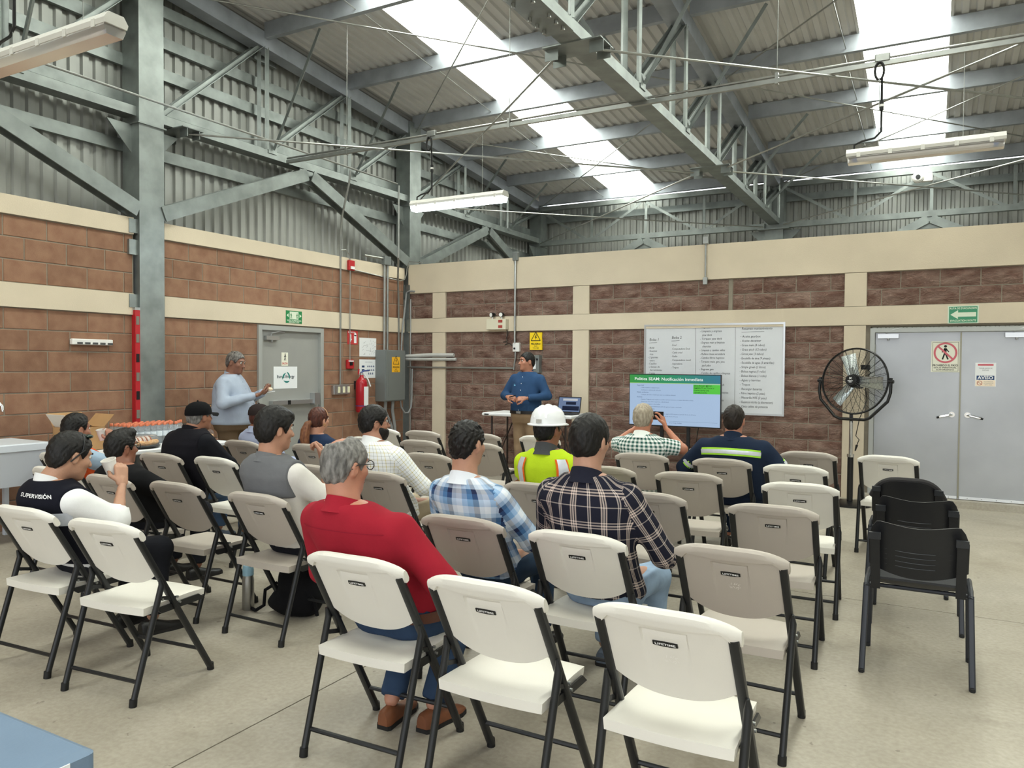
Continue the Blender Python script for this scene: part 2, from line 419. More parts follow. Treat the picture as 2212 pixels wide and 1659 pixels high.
cl_far = struct(MB().bx(-.3, 14.7, 5.12, 5.17, 3.0, 3.04).build('wall_far_cladding', CLAD))
x = -.3
while x < 14.6:
    x1 = min(x + .9625, 14.7); P = rib_profile(x, x1)
    MB().grid([[(a, 5.08 + d, 0), (a, 5.08 + d, 5.03)] for a, d in P], True).build('cladding_sheet', CLAD, cl_far); x = x1
cl_right = struct(MB().bx(14.66, 14.72, -14.1, 5.2, 0, 6.9).build('wall_right', CLAD))
cl_back = MB()
for x0, x1, z0, z1 in ((-.3, 1.6, 0, 6.95), (13.2, 14.7, 0, 6.95), (1.6, 13.2, 5.0, 6.95)): cl_back.bx(x0, x1, -14.2, -14.12, z0, z1)
struct(cl_back.build('wall_back', CLAD))
SKYM = M('translucent_skylight_panel', '#f4f6ee', .6, emit='#fbfff4', estr=SKYLIGHT)
ceiling = struct(MB().bx(-.36, -.30, -14.1, 5.2, 5.05, 5.1).build('ceiling', CLAD))
_edges = [-.3, .65, 1.6, 2.55, 3.575, 4.6, 5.625, 6.65, 7.6, 8.625, 9.65, 10.675, 11.7, 12.65, 13.7, 14.7]
for i in range(len(_edges) - 1):
    a0, a1 = _edges[i], _edges[i + 1]; sky = a0 in (1.6, 6.65, 11.7); P = rib_profile(a0, a1, (a1 - a0) / 7 * .9999, .03, .06)
    ys = (-14.2, -10.2, -5.2, 0, 5.25)
    MB().grid([[(a, yy, roofz(yy) + d) for yy in ys] for a, d in P]).build('skylight_panel' if sky else 'roof_sheet', SKYM if sky else ROOFM, ceiling)

# ---- steel columns
def column(name, label, y, x0=-.22, x1=.06, w=.3, top=None, base=0., grp=None):
    top = top or roofz(y) - .12; t = thing(name, label, 'column', ((x0 + x1) / 2, y, base), 0, grp)
    b = MB(); b.bx(x0, x1, y - w / 2, y + w / 2, base, top); b.build('shaft', STEEL, t)
    MB().bx(x0 - .02, x1 + .02, y - w / 2 - .02, y + w / 2 + .02, 4.12, 4.135).build('bearing_plate', STEEL, t)
    for s in (-1, 1):
        MB().prism([(0, 0), (.28, 0), (0, -.3)], ((x0 + x1) / 2, y + s * w / 2, 4.12), (0, s, 0), ZV, (.012, 0, 0)).build('gusset', STEEL, t)
    return t
colA = column('steel_column', 'galvanised box column with a red spirit level leaning on it', -4.64)
for z0, z1, yy in ((2.95, 3.1, -4.84), (2.72, 2.88, -4.84), (2.16, 2.3, -4.84)):
    MB().bx(-.01, .03, yy - .05, yy + .06, z0, z1).build('anchor_plate', STEEL, colA)
colB = column('steel_column', 'galvanised box column in the corner behind the electrical panel', .16)
for z0, z1 in ((2.62, 2.85), (2.1, 2.3)):
    MB().bx(-.03, .0, -.07, -.03, z0, z1).build('anchor_plate', STEEL, colB); MB().bx(.03, .1, -.04, -.028, z0, z1).build('anchor_plate', STEEL, colB)
colC = column('steel_column', 'galvanised column in the far building corner above the block wall', 4.86)
colD = thing('steel_column', 'galvanised column ending the middle truss at the far metal wall', 'column', (4.88, 4.86, 0))
MB().bx(4.72, 5.04, 4.7, 5.0, 0, 5.05).build('shaft', STEEL, colD); MB().bx(4.6, 5.16, 4.6, 5.02, 4.1, 4.12).build('bearing_plate', STEEL, colD)
for s in (-1, 1): MB().prism([(0, 0), (.3, 0), (0, -.3)], (4.88 + s * .16, 4.8, 4.1), (s, 0, 0), ZV, (0, .012, 0)).build('gusset', STEEL, colD)
for yy in (-9.4,): column('steel_column', 'galvanised box column by the sink end of the block wall', yy)

# ---- girts on the left and far cladding
GL = 'galvanised channel girts on the metal cladding'
for k, (z, nm) in enumerate(((3.92, 'lowest'), (4.45, 'second'), (4.84, 'third'), (5.2, 'fourth'), (5.55, 'topmost'))):
    hi = 5.0 if z < 5.0 else (SK0 - z - .3) / -SKS
    o = MB().extr((-.24, -14, z), (-.24, hi, z), chan(.13, .055, .004)).build('girt', STEEL)
    tag(o, 'galvanised girt along the left metal cladding, %s above the block wall' % nm, 'girt', GL)
for z, nm in ((4.72, 'upper'), (3.6, 'lower')):
    o = MB().extr((0, 5.02, z), (14.6, 5.02, z), chan(.13, .055, .004)).build('girt', STEEL)
    tag(o, 'galvanised girt along the far metal cladding, %s one' % nm, 'girt', GL)

# ---- purlins
PY = [.16 + 1.5675 * k for k in range(-9, 4)]
_pn = {3: 'right above the far metal wall', 2: 'second out from the far metal wall', 1: 'third out from the far metal wall', 0: 'right above the corner column', -1: 'first on the room side of the corner column', -2: 'second on the room side of the corner column', -3: 'right above the column with the spirit level'}
for k, yy in zip(range(-9, 4), PY):
    yy = min(yy, 4.72); z = roofz(yy) - .105
    for x0, x1, bay in ((.02, 4.74, 'left bay'), (5.02, 9.76, 'middle bay'), (10.0, 14.6, 'right bay')):
        o = MB().extr((x0, yy, z), (x1, yy, z), chan(.2, .07, .005)).build('purlin', STEEL_D)
        nm = _pn.get(k, 'towards the open end of the hall')
        tag(o, 'galvanised roof purlin in the %s, %s' % (bay, nm), 'purlin', 'roof purlins')

# ---- trusses along the depth of the hall
def truss(x, label, wall=False):
    t = thing('roof_truss', label, 'truss', (x, .16, 4.2))
    w = .19
    MB().bx(x - w / 2, x + w / 2, -14, 4.72, 4.2, 4.3).build('bottom_chord', STEEL, t)
    b = MB()
    z0, z1 = roofz(-14) - .22, roofz(4.8) - .22
    b.extr((x, -14, z0), (x, 4.8, z1), rect(.2, .2)); b.build('top_chord', STEEL_D, t)
    for k, yy in zip(range(-9, 4), PY):
        yy = min(yy, 4.6); zt = roofz(yy) - .3
        if not (wall and k in (-6, -3, 0, 3)):
            for s in (-1, 1): MB().extr((x + s * .07, yy, 4.3), (x + s * .07, yy, zt), steelang(.05, .006), (s, 1, 0)).build('web_post', STEEL, t)
        # diagonals rise towards the far wall on one side of each column line, the other way beyond it
        y2 = yy + 1.5675
        if k < 3:
            up = True
            a, b2 = ((yy + .12, 4.3), (y2 - .05, roofz(y2) - .32)) if up else ((y2 - .12, 4.3), (yy + .05, roofz(yy) - .32))
            for s in (-1, 1): MB().extr((x + s * .05, a[0], a[1]), (x + s * .05, b2[0], b2[1]), steelang(.05, .006), (1, 0, 0)).build('web_diagonal', STEEL, t)
        # inclined stays from the bottom chord to the purlins
        for s in ((1,) if wall else (-1, 1)):
            if k in (-6, -3, 0, 3): continue
            MB().extr((x + s * .1, yy + .1, 4.32), (x + s * .95, yy + .03, roofz(yy) - .22), steelang(.04, .005), YV).build('purlin_stay', STEEL, t)
            MB().bx(x + s * .1 - .006, x + s * .1 + .006, yy + .03, yy + .17, 4.26, 4.4).build('stay_plate', STEEL, t)
    # rod plates at the column lines
    for yy in (-4.2, .16):
        MB().bx(x - .26, x + .26, yy - .14, yy + .14, 4.19, 4.2).build('rod_plate', STEEL, t)
        for sx in (-1, 1):
            for sy in (-1, 1):
                MB().obox((x + sx * .2, yy + sy * .08, 4.15), (.06, .0, 0), (0, .004, 0), (0, 0, .05)).build('rod_bracket', STEEL, t)
    if not wall:
        sp = MB().bx(x - .12, x + .12, -5.5, -4.55, 4.18, 4.2).build('splice_plate', STEEL, t)
        for sx in (-.08, .08):
            for yy in (-5.4, -5.28, -5.16, -4.9, -4.78, -4.66):
                MB().cyl((x + sx, yy, 4.15), (x + sx, yy, 4.185), .016, 6).build('bolt', CONDUIT, sp)
    return t
truss(-.08, 'galvanised roof truss running along the left block wall', True)
truss(4.88, 'galvanised roof truss running overhead down the middle of the hall')
truss(9.88, 'galvanised roof truss over the right side of the hall')
# girders along the far metal wall
def girder(x0, x1, label):
    t = thing('wall_girder', label, 'truss', ((x0 + x1) / 2, 4.72, 4.12))
    MB().bx(x0, x1, 4.64, 4.74, 4.12, 4.22).build('bottom_chord', STEEL, t)
    MB().bx(x0, x1, 4.64, 4.74, 4.86, 4.95).build('top_chord', STEEL, t)
    n = 4; w = (x1 - x0) / n
    for i in range(1, n): MB().extr((x0 + i * w, 4.69, 4.22), (x0 + i * w, 4.69, 4.86), steelang(.05, .006), YV).build('web_post', STEEL, t)
    for i in range(n):
        a, b2 = (x0 + i * w + .05, x0 + (i + 1) * w - .08); lo, hi = (4.86, 4.22) if i % 2 == 0 else (4.22, 4.86)
        MB().extr((a, 4.66, lo), (b2, 4.66, hi), steelang(.05, .006), YV).build('web_diagonal', STEEL, t)
    xm = (x0 + x1) / 2
    MB().prism([(-.12, 0), (.12, 0), (.14, -.2), (-.14, -.2)], (xm, 4.66, 4.12), XV, ZV, (0, .02, 0)).build('knee_plate', STEEL, t)
    for s in (-1, 1): MB().extr((xm + s * .02, 4.68, 4.08), (xm + s * 2.1, 4.68, 3.02), rect(.14, .12), YV).build('knee_brace', STEEL, t)
girder(.06, 4.72, 'galvanised lattice girder on the far metal wall left of the far column')
girder(5.04, 9.76, 'galvanised lattice girder on the far metal wall right of the far column')
# knee braces in the plane of the left wall
def knee(y0, y1, label):
    t = thing('wall_brace', label, 'brace', (.0, (y0 + y1) / 2, 3.1)); ym = (y0 + y1) / 2
    MB().prism([(-.12, 0), (.12, 0), (.16, -.2), (-.16, -.2)], (-.02, ym, 4.2), YV, ZV, (.02, 0, 0)).build('knee_plate', STEEL, t)
    for a in (y0, y1):
        MB().extr((.0, a, 3.2), (.0, ym + (-.05 if a < ym else .05), 4.12), [(-.08, -.075), (.08, -.075), (.08, -.06), (.006, -.06), (.006, .06), (.08, .06), (.08, .075), (-.08, .075), (-.08, .06), (-.006, .06), (-.006, -.06), (-.08, -.06)], XV).build('brace_arm', STEEL, t)
knee(-4.5, -.0, 'galvanised inverted V brace on the left wall above the exit door')
knee(.3, 4.7, 'galvanised inverted V brace on the left wall behind the block wall')
knee(-9.2, -4.8, 'galvanised inverted V brace on the left wall above the sink')
# bracing rods
RODG = 'thin steel tie rods of the roof bracing'
def rod(a, b, label, r=.009):
    tag(MB().tube([a, b], r, 6).build('tie_rod', CONDUIT), label, 'rod', RODG)
for bx0, bx1, nm in ((.1, 4.7, 'left bay'), (5.06, 9.7, 'middle bay')):
    for ya, yb, n2 in ((-4.2, .12, 'over the chairs'), (.2, 4.6, 'behind the block wall')):
        for za, zb, n3 in ((4.15, 4.15, 'low'), (roofz(ya) - .3, roofz(yb) - .3, 'high')):
            t = thing('cross_brace', '%s pair of crossing steel rods in the %s %s' % (n3, nm, n2), 'brace', ((bx0 + bx1) / 2, (ya + yb) / 2, (za + zb) / 2), 0, 'crossing tie rods of the roof')
            for a, b in (((bx0, ya, za), (bx1, yb, zb)), ((bx1, ya, za + .02), (bx0, yb, zb + .02))): MB().tube([a, b], .011 if n3 == 'low' else .009, 6).build('tie_rod', CONDUIT, t)
for xx, nm in ((1.45, 'left skylight'), (6.45, 'right skylight'), (3.4, 'middle of the left bay'), (8.3, 'middle of the right bay')):
    for k in range(-4, 3):
        ya, yb = PY[k + 9], min(PY[k + 10], 4.72)
        if nm.startswith('middle'): continue
        rod((xx, ya + .03, roofz(ya) - .1), (xx + .05, yb - .03, roofz(yb) - .16), 'short sag rod between purlins beside the %s' % nm, .007)
# ================================================================== folding chairs
CH_W = M('white_chair_plastic', '#dedad1', .48, 0, .03, 3, .0004, 160)
CH_P = M('putty_chair_plastic', '#b3aaa0', .5, 0, .03, 3, .0004, 160)
FRAME = M('black_powder_coat', '#2a2b2c', .33, .35)
LOGO = M('logo_black', '#0d0d0d', .35); LOGOW = M('logo_white', '#f2f2f2', .5)
def lean_y(z): return -.24 + (.84 - z) * .571           # centre line of the upright tubes
NORM = unit(V(0, -1, -.571)); NORM = unit(V(0, -.868, -.4958))   # outward normal of the leaning back
def back_pt(x, z, off):
    # point on the back panel: x across, z height on the centre sheet, off along the outward normal
    bow = .022 * (1 - (x / .235) ** 2)                 # panel bows out towards the rear in the middle
    return V(x, lean_y(z), z) + NORM * (off + bow - .012)
def backrest_mesh():
    b = MB()
    xs = sorted(set([round(v, 4) for v in np.linspace(-.205, .205, 27)] + [-.0765, -.07, .07, .0765, -.055, .055])); 
    def zb(x): return .515 + .055 * (abs(x) / .205) ** 2.6
    def zt(x): return .80
    ts = list(np.linspace(0, 1, 25))
    def rec(x, z):
        hw = .0765 - .012 * max(0, (.775 - z) / .2)
        if abs(x) < hw and z < .772: return -.007 * max(0, min(1, 1 - (.772 - z) / .2)) - (.004 if z > .755 else 0)
        return 0.
    out = [[back_pt(x, zb(x) + t * (zt(x) - zb(x)), .009 + rec(x, zb(x) + t * (zt(x) - zb(x)))) for t in ts] for x in xs]
    inn = [[back_pt(x, zb(x) + t * (zt(x) - zb(x)), -.009) for t in ts] for x in xs]
    b.grid(out); b.grid(inn, True)
    a, c = len(xs), len(ts)
    def idx(k, i, j): return k * a * c + i * c + j
    for i in range(a - 1):
        for j in (0, c - 1):
            q = (idx(0, i, j), idx(1, i, j), idx(1, i + 1, j), idx(0, i + 1, j)); b.f.append(q if j else q[::-1])
    for j in range(c - 1):
        for i in (0, a - 1):
            q = (idx(0, i, j), idx(0, i, j + 1), idx(1, i, j + 1), idx(1, i, j)); b.f.append(q if i else q[::-1])
    # hood: thick rounded lip over the tube ends
    xs2 = np.linspace(-1, 1, 25); P = []
    for u in xs2:
        x = .235 * u; top = .846 - .052 * abs(u) ** 3.2; bot = .792 + (-.045 if abs(u) > .87 else (-.0 - .045 * max(0, (abs(u) - .8) / .07)))
        th = .021 - .004 * abs(u) ** 4; row = []
        if abs(u) > .999: th *= .75
        mid = (top + bot) / 2
        prof = [(bot, th * .55), (bot + .008, th), (mid, th), (top - .016, th * .95), (top - .004, th * .6), (top, 0), (top - .004, -th * .6), (top - .016, -th * .95), (mid, -th), (bot + .008, -th), (bot, -th * .55)]
        P.append([back_pt(x, z, o) for z, o in prof])
    P = np.array(P); n0 = len(b.v); b.grid(P, True); k = P.shape[1]
    for i in range(24): b.f.append((n0 + i * k, n0 + (i + 1) * k, n0 + (i + 1) * k + k - 1, n0 + i * k + k - 1))
    b.f.append(tuple(n0 + j for j in range(k))); b.f.append(tuple(n0 + 24 * k + j for j in reversed(range(k))))
    return b
def seat_mesh():
    b = MB(); nx, ny = 15, 12; T = []; B = []
    for i in range(nx):
        u = -1 + 2 * i / (nx - 1); ct = []; cb = []
        for j in range(ny):
            t = j / (ny - 1); y = -.165 + .385 * t; hw = .212 - .012 * t
            y2 = y + (.012 * (1 - u * u) * (-1 if t < .5 else 1) * abs(2 * t - 1) ** 3)
            dish = -.016 * (1 - u * u) * math.sin(math.pi * min(1, t * 1.1)) - .012 * max(0, t - .75) * 4 * .5
            edge = -.008 if (i in (0, nx - 1) or j in (0, ny - 1)) else 0
            ct.append((hw * u, y2, .437 + dish + edge)); cb.append((hw * u * .985, y2 * .99, .392))
        T.append(ct); B.append(cb)
    b.grid(T, True); b.grid(B)
    def idx(k, i, j): return k * nx * ny + i * ny + j
    for i in range(nx - 1):
        for j in (0, ny - 1):
            q = (idx(0, i, j), idx(0, i + 1, j), idx(1, i + 1, j), idx(1, i, j)); b.f.append(q[::-1] if j == 0 else q)
    for j in range(ny - 1):
        for i in (0, nx - 1):
            q = (idx(0, i, j), idx(0, i, j + 1), idx(1, i, j + 1), idx(1, i, j)); b.f.append(q if i == 0 else q[::-1])
    return b
_BACK = backrest_mesh(); _SEAT = seat_mesh()
def make_folding(mat):
    t = thing('folding_chair', 'x', 'chair')
    _BACK.build('backrest', mat, t, True); _SEAT.build('seat', mat, t, True)
    for s in (-1, 1):
        # front leg: one long flattened tube from the hood to the front foot
        x = s * .212
        MB().extr((x, lean_y(.775), .775), (s * .222, .238, .012), rrect(-.0125, .0125, -.017, .017, .009, 2), (1, 0, 0)).build('front_leg', FRAME, t, True)
        MB().tube([(s * .232, lean_y(.56) - .012, .56), (s * .232, lean_y(.525) - .02, .52), (s * .225, -.238, .012)], [.006, .0145, .0145], 10).build('rear_leg', FRAME, t, True)
        for yy, xx in ((.238, .222), (-.238, .225)):
            MB().cyl((s * xx, yy * 1.0, 0), (s * xx, yy * .985, .035), .0175, 10).build('foot_cap', RUBBER, t, True)
        # seat rail and hinge link
        MB().obox((s * .214, .05, .395), (.004, 0, 0), (0, .135, .0), (0, -.02, .016)).build('seat_rail', FRAME, t)
        MB().obox((s * .225, -.04, .447), (.003, 0, 0), (0, .05, -.012), (0, 0, .009)).build('hinge_link', FRAME, t)
        for yy, zz in ((-.075, .45), (.015, .44), (.03, .41)):
            MB().cyl((s * .226, yy, zz), (s * .236, yy, zz), .006, 8).build('rivet', CONDUIT, t)
    MB().tube([(-.22, -.205, .1), (.22, -.205, .1)], .0095, 8).build('rear_crossbar', FRAME, t, True)
    MB().tube([(-.215, .17, .13), (.215, .17, .13)], .0095, 8).build('front_crossbar', FRAME, t, True)
    # logo plate
    pl = []
    u = XV; c0 = back_pt(0, .724, .0045)
    vz = unit(V(0, -.4958, .868)); 
    lp = MB()
    n = NORM
    poly = [(-.040, .008), (-.02, .0096), (0, .01), (.02, .0096), (.040, .008), (.040, -.0075), (.02, -.0098), (0, -.0105), (-.02, -.0098), (-.040, -.0075)]
    lp.prism(poly, c0 - n * .003, u, vz, n * .005)
    lo = lp.build('logo_plate', LOGO, t)
    tx = MB(); put_text(tx, 'LIFETIME', c0 + n * .002, u, vz, n, .0125, width=.066, lift=.0009, bold=.02); tx.build('lettering', LOGOW, lo)
    return t
# rows: (x, y of the top of the back, turn in degrees, colour, label)
CHAIRS = [
 (3.44, -7.87, 4, 'w', 'white folding chair under the man in the supervision vest'),
 (4.10, -7.87, 6, 'w', 'empty white folding chair beside the man in the supervision vest'),
 (5.54, -7.78, 2, 'w', 'white folding chair under the man in the red shirt'),
 (6.15, -7.82, 0, 'w', 'empty white folding chair beside the man in the red shirt'),
 (6.79, -7.81, 0, 'w', 'empty white folding chair right behind the putty chair with a scratched back'),
 (2.10, -6.95, 0, 'w', 'white folding chair in front of the man in the supervision vest'),
 (2.78, -6.98, 0, 'p', 'putty folding chair under the man in the black T-shirt and glasses'),
 (3.40, -6.95, 1, 'p', 'empty putty folding chair between the black T-shirt and the grey vest'),
 (4.13, -6.97, 0, 'p', 'putty folding chair over the backpack and the steel bottle'),
 (5.49, -6.93, 1, 'p', 'putty folding chair under the man in the blue plaid shirt'),
 (6.12, -6.97, 1, 'w', 'white folding chair under the man in the dark plaid shirt'),
 (6.78, -6.90, -1, 'p', 'empty putty folding chair with a scratched back beside the dark plaid shirt'),
 (2.00, -6.02, 4, 'p', 'putty folding chair under the man in the black cap and vest'),
 (2.57, -5.96, 0, 'w', 'empty white folding chair in front of the man in the grey vest'),
 (3.50, -5.90, 0, 'p', 'empty putty folding chair between the grey vest and the yellow check shirt'),
 (4.16, -5.93, 0, 'p', 'putty folding chair under the bearded man in the check shirt'),
 (5.33, -5.81, 0, 'p', 'putty folding chair under the person in the hard hat'),
 (6.04, -5.77, 0, 'p', 'empty putty folding chair in front of the man in the dark plaid shirt'),
 (6.76, -5.82, 2, 'p', 'empty putty folding chair in front of the scratched chair'),
 (1.74, -4.95, 0, 'p', 'putty folding chair under the person in the dark cap and pale blue shirt'),
 (2.52, -4.85, -1, 'p', 'putty folding chair under the woman with the ponytail'),
 (3.83, -4.86, 0, 'p', 'empty putty folding chair in front of the man in the blue plaid shirt'),
 (5.40, -4.83, 0, 'p', 'empty putty folding chair behind the man in the green gingham shirt'),
 (6.02, -4.83, 4, 'p', 'empty putty folding chair behind the man in the navy coverall'),
 (6.77, -4.93, 3, 'w', 'empty white folding chair beside the row of black visitor chairs'),
 (2.52, -4.05, 0, 'w', 'empty white folding chair in front of the bearded man'),
 (3.14, -4.01, 1, 'p', 'empty putty folding chair, middle one of the column near the electrical panel'),
 (3.77, -3.92, 0, 'p', 'empty putty folding chair in front of the blue plaid shirt, second of two'),
 (5.35, -3.89, 2, 'p', 'putty folding chair under the man in the green gingham shirt'),
 (6.03, -3.91, 2, 'p', 'putty folding chair under the man in the navy coverall'),
 (6.60, -4.01, -3, 'w', 'empty white folding chair beside the navy coverall'),
 (1.99, -3.14, 0, 'w', 'empty white folding chair in front of the bearded man, by the electrical panel'),
 (2.55, -3.14, 0, 'p', 'empty putty folding chair nearest the electrical panel column'),
 (3.27, -3.07, 0, 'p', 'empty putty folding chair nearest the presenter table'),
 (3.92, -2.98, 0, 'w', 'empty white folding chair in front of the person in the hard hat'),
 (5.75, -3.02, 0, 'w', 'empty white folding chair between the gingham shirt and the navy coverall'),
 (6.56, -3.00, 0, 'p', 'empty putty folding chair near the pedestal fan'),
 (7.18, -2.96, -4, 'w', 'white folding chair standing in front of the double door by the fan'),
]
_proto = {}
CHAIR_POS = []
for x, y, a, c, lab in CHAIRS:
    rz = R(a); ox, oy = x - .24 * math.sin(rz), y + .24 * math.cos(rz)
    if c not in _proto:
        t = make_folding(CH_W if c == 'w' else CH_P); _proto[c] = t; t.location = (ox, oy, 0); t.rotation_euler = (0, 0, rz); t['label'] = lab; t['group'] = 'folding chairs'
    else: t = dup(_proto[c], (ox, oy, 0), rz, lab, 'folding chairs')
    CHAIR_POS.append((ox, oy, rz))
    if 'with a scratched back' in lab:
        sc = MB(); r3 = random.Random(3); vz = unit(V(0, -.4958, .868)); o0 = back_pt(.005, .672, .011)
        for q in range(16):
            ax = -.03 + .06 * r3.random(); az = r3.uniform(-.01, .012); seg(sc, (ax, az), (ax + r3.uniform(-.006, .012), az + r3.uniform(-.012, .014)), .0013, o0, XV, vz, NORM, .001)
        sc.build('scratch_marks', M('scratch_white', '#e9e6e1', .7), t, off=(0, 0, 0))

# ================================================================== black visitor chairs
BSH = M('black_shell_plastic', '#1b1c20', .42, 0, .05, 5, .0003, 200)
BFR = M('dark_grey_oval_tube', '#34363b', .38, .3)
BPAD = M('dark_upholstery', '#2b292a', .85, 0, .08, 30, .0008, 200)
def visitor(label, loc, rz=0., padded=False):
    t = thing('visitor_chair', label, 'chair', loc, rz, 'black visitor chairs'); o = V(0, 0, 0)
    ov = rrect(-.0075, .0075, -.015, .015, .007, 3)
    for s in (-1, 1):
        x = s * .235
        MB().extr((x * 1.05, -.215, 0), (x, -.13, .445), ov, (1, 0, 0)).build('rear_leg', BFR, t, True, off=o)
        MB().extr((x * 1.05, .215, 0), (x, .15, .445), ov, (1, 0, 0)).build('front_leg', BFR, t, True, off=o)
        MB().tube([(x, -.137, .43), (x, -.10, .462), (x, .12, .462), (x, .155, .43)], .013, 8).build('side_rail', BFR, t, True, off=o)
        for yy in (-.215, .215): MB().rbx(x * 1.05 - .011, x * 1.05 + .011, yy - .019, yy + .019, 0, .02, .004).build('foot_cap', RUBBER, t, off=o)
        # back stay with its clip
        MB().obox((s * .19, -.245, .59), (.022, 0, 0), (0, .006, .002), (0, -.062, .15)).build('back_stay', BSH, t, off=o)
        MB().obox((s * .19, -.31, .735), (.027, 0, 0), (0, .012, 0), (0, -.006, .018)).build('stay_clip', BFR, t, off=o)
    for yy, zz in ((-.1, .435), (.11, .435)): MB().tube([(-.232, yy, zz), (.232, yy, zz)], .011, 8).build('seat_crossbar', BFR, t, True, off=o)
    # back shell
    xs = np.linspace(-1, 1, 25); P = []
    for u in xs:
        row = []
        top = .80 - (.012 * math.cos(math.pi * u) if not padded else 0) - (.09 * max(0, abs(u) - .78) ** 2 / .0484 if not padded else .13 * abs(u) ** 4)
        bot = .51 + (.055 * u * u if not padded else .05 * abs(u) ** 4)
        for v in np.linspace(0, 1, 11):
            z = bot + (top - bot) * v; yb = -.19 - (z - .5) * .43 + .045 * u * u
            row.append((.222 * u, yb, z))
        P.append(row)
    P = np.array(P); th = .006 if not padded else .02
    b = MB(); b.grid(P - V(0, th, 0)); b.grid(P + V(0, th, 0), True); n = P.shape[0] * P.shape[1]; c = P.shape[1]; a = P.shape[0]
    for i in range(a - 1):
        for j in (0, c - 1): q = (i * c + j, n + i * c + j, n + (i + 1) * c + j, (i + 1) * c + j); b.f.append(q if j else q[::-1])
    for j in range(c - 1):
        for i in (0, a - 1): q = (i * c + j, i * c + j + 1, n + i * c + j + 1, n + i * c + j); b.f.append(q if i else q[::-1])
    sh = b.build('back_shell', BSH, t, True, off=o)
    if not padded:
        for k in range(4):
            z = .60 + .028 * (3 - k) - .03
            for u0, u1 in ((-.86, -.62), (-.45, .35), (.62, .86)):
                pts = [(.222 * u, -.19 - (z - .5) * .43 + .045 * u * u - .0075, z + .02 * u * u) for u in np.linspace(u0, u1, 7)]
                MB().tube(pts, .0025, 5).build('vent_slot', BFR, sh, off=o)
    else:
        Q = P + V(0, .028, 0)
        for i in range(a):
            for j in range(c): Q[i, j] += V(0, .022 * (1 - (xs[i]) ** 4) * math.sin(math.pi * j / (c - 1)), 0)
        b = MB(); R1 = np.array(P) + V(0, .012, 0); 
        b.grid(R1); b.grid(Q, True)
        for i in range(a - 1):
            for j in (0, c - 1): q = (i * c + j, n + i * c + j, n + (i + 1) * c + j, (i + 1) * c + j); b.f.append(q if j else q[::-1])
        for j in range(c - 1):
            for i in (0, a - 1): q = (i * c + j, i * c + j + 1, n + i * c + j + 1, n + i * c + j); b.f.append(q if i else q[::-1])
        # padded rim showing over the shell
        b.tube([tuple(P[i, c - 1] + V(0, .005, .004)) for i in range(a)], .022, 8)
        b.build('back_cushion', BPAD, t, True, off=o)
    # seat: dished, curling down at the front and up at the back
    S = []
    for u in np.linspace(-1, 1, 17):
        row = []
        for v in np.linspace(0, 1, 13):
            y = -.2 + .42 * v; z = .475 + (.03 * (1 - v / .18) ** 2 if v < .18 else 0) - .022 * (1 - u * u) * math.sin(math.pi * min(1, v * 1.15)) - (.05 * ((v - .8) / .2) ** 2 if v > .8 else 0)
            if padded: z += .02
            row.append((.215 * u * (1 - .05 * v), y, z))
        S.append(row)
    S = np.array(S); th = .006 if not padded else .028; b = MB(); b.grid(S, True); b.grid(S - V(0, 0, 2 * th)); n = S.shape[0] * S.shape[1]; c = S.shape[1]; a = S.shape[0]
    for i in range(a - 1):
        for j in (0, c - 1): q = (i * c + j, (i + 1) * c + j, n + (i + 1) * c + j, n + i * c + j); b.f.append(q if j else q[::-1])
    for j in range(c - 1):
        for i in (0, a - 1): q = (i * c + j, i * c + j + 1, n + i * c + j + 1, n + i * c + j); b.f.append(q[::-1] if i else q)
    b.build('seat', BPAD if padded else BSH, t, True, off=o)
    return t
visitor('black plastic visitor chair with slotted shell, the one farthest from the fan', (7.45, -5.51, 0))
visitor('black plastic visitor chair with slotted shell, between the other two black chairs', (7.43, -4.66, 0))
visitor('dark padded visitor chair with a rounded back, nearest the double door', (7.36, -3.87, 0), 0, True)
# ================================================================== doors
DOORP = M('grey_door_paint', '#a0a19d', .42, .2, .03, 3, .0006, 8)
FRAMEP = M('grey_frame_paint', '#a9aba8', .4, .2)
DDOOR = M('dull_sheet_steel_door', '#a6a8ab', .36, .6, .07, 1.6, .0012, 5)
ALU = M('aluminium', '#c3c5c7', .3, .85); CHROME = M('chrome', '#d9dadb', .12, 1.); DARKM = M('dark_metal', '#3a3b3d', .4, .6)
def closer(par, o, u, v, n):
    o = np.asarray(o, float)
    b = MB(); b.obox(o + n * .03, u * .11, v * .026, n * .022); b.build('closer_body', ALU, par)
    b = MB(); b.tube([o + u * -.02 + v * .03 + n * .035, o + u * -.02 + v * .06 + n * .045, o + u * .1 + v * .085 + n * .05, o + u * .22 + v * .08 + n * .03], .008, 6); b.build('closer_arm', ALU, par)
    MB().cyl(o - v * .05 + n * .03, o - v * .02 + n * .03, .012, 10).build('closer_knob', ALU, par)
d1 = struct(MB().bx(-.05, -.02, -3.06, -2.0, .01, 2.01).build('door_1', DOORP))
MB().bx(-.1, .03, -3.12, -3.06, 0, 2.06).build('door_frame', FRAMEP, d1); MB().bx(-.1, .03, -2.0, -1.94, 0, 2.06).build('door_frame', FRAMEP, d1); MB().bx(-.1, .031, -3.06, -2.0, 2.0, 2.06).build('door_frame', FRAMEP, d1)
closer(d1, (-.02, -2.88, 1.90), *LEFT)
pb = MB().bx(-.02, .05, -2.9, -2.05, 1.03, 1.085).build('push_bar', ALU, d1); MB().bx(.05, .055, -2.64, -2.59, 1.03, 1.085).build('push_bar_insert', BLACK_PL, pb)
MB().bx(-.02, .07, -2.16, -2.06, 1.01, 1.17).build('latch_case', ALU, d1)
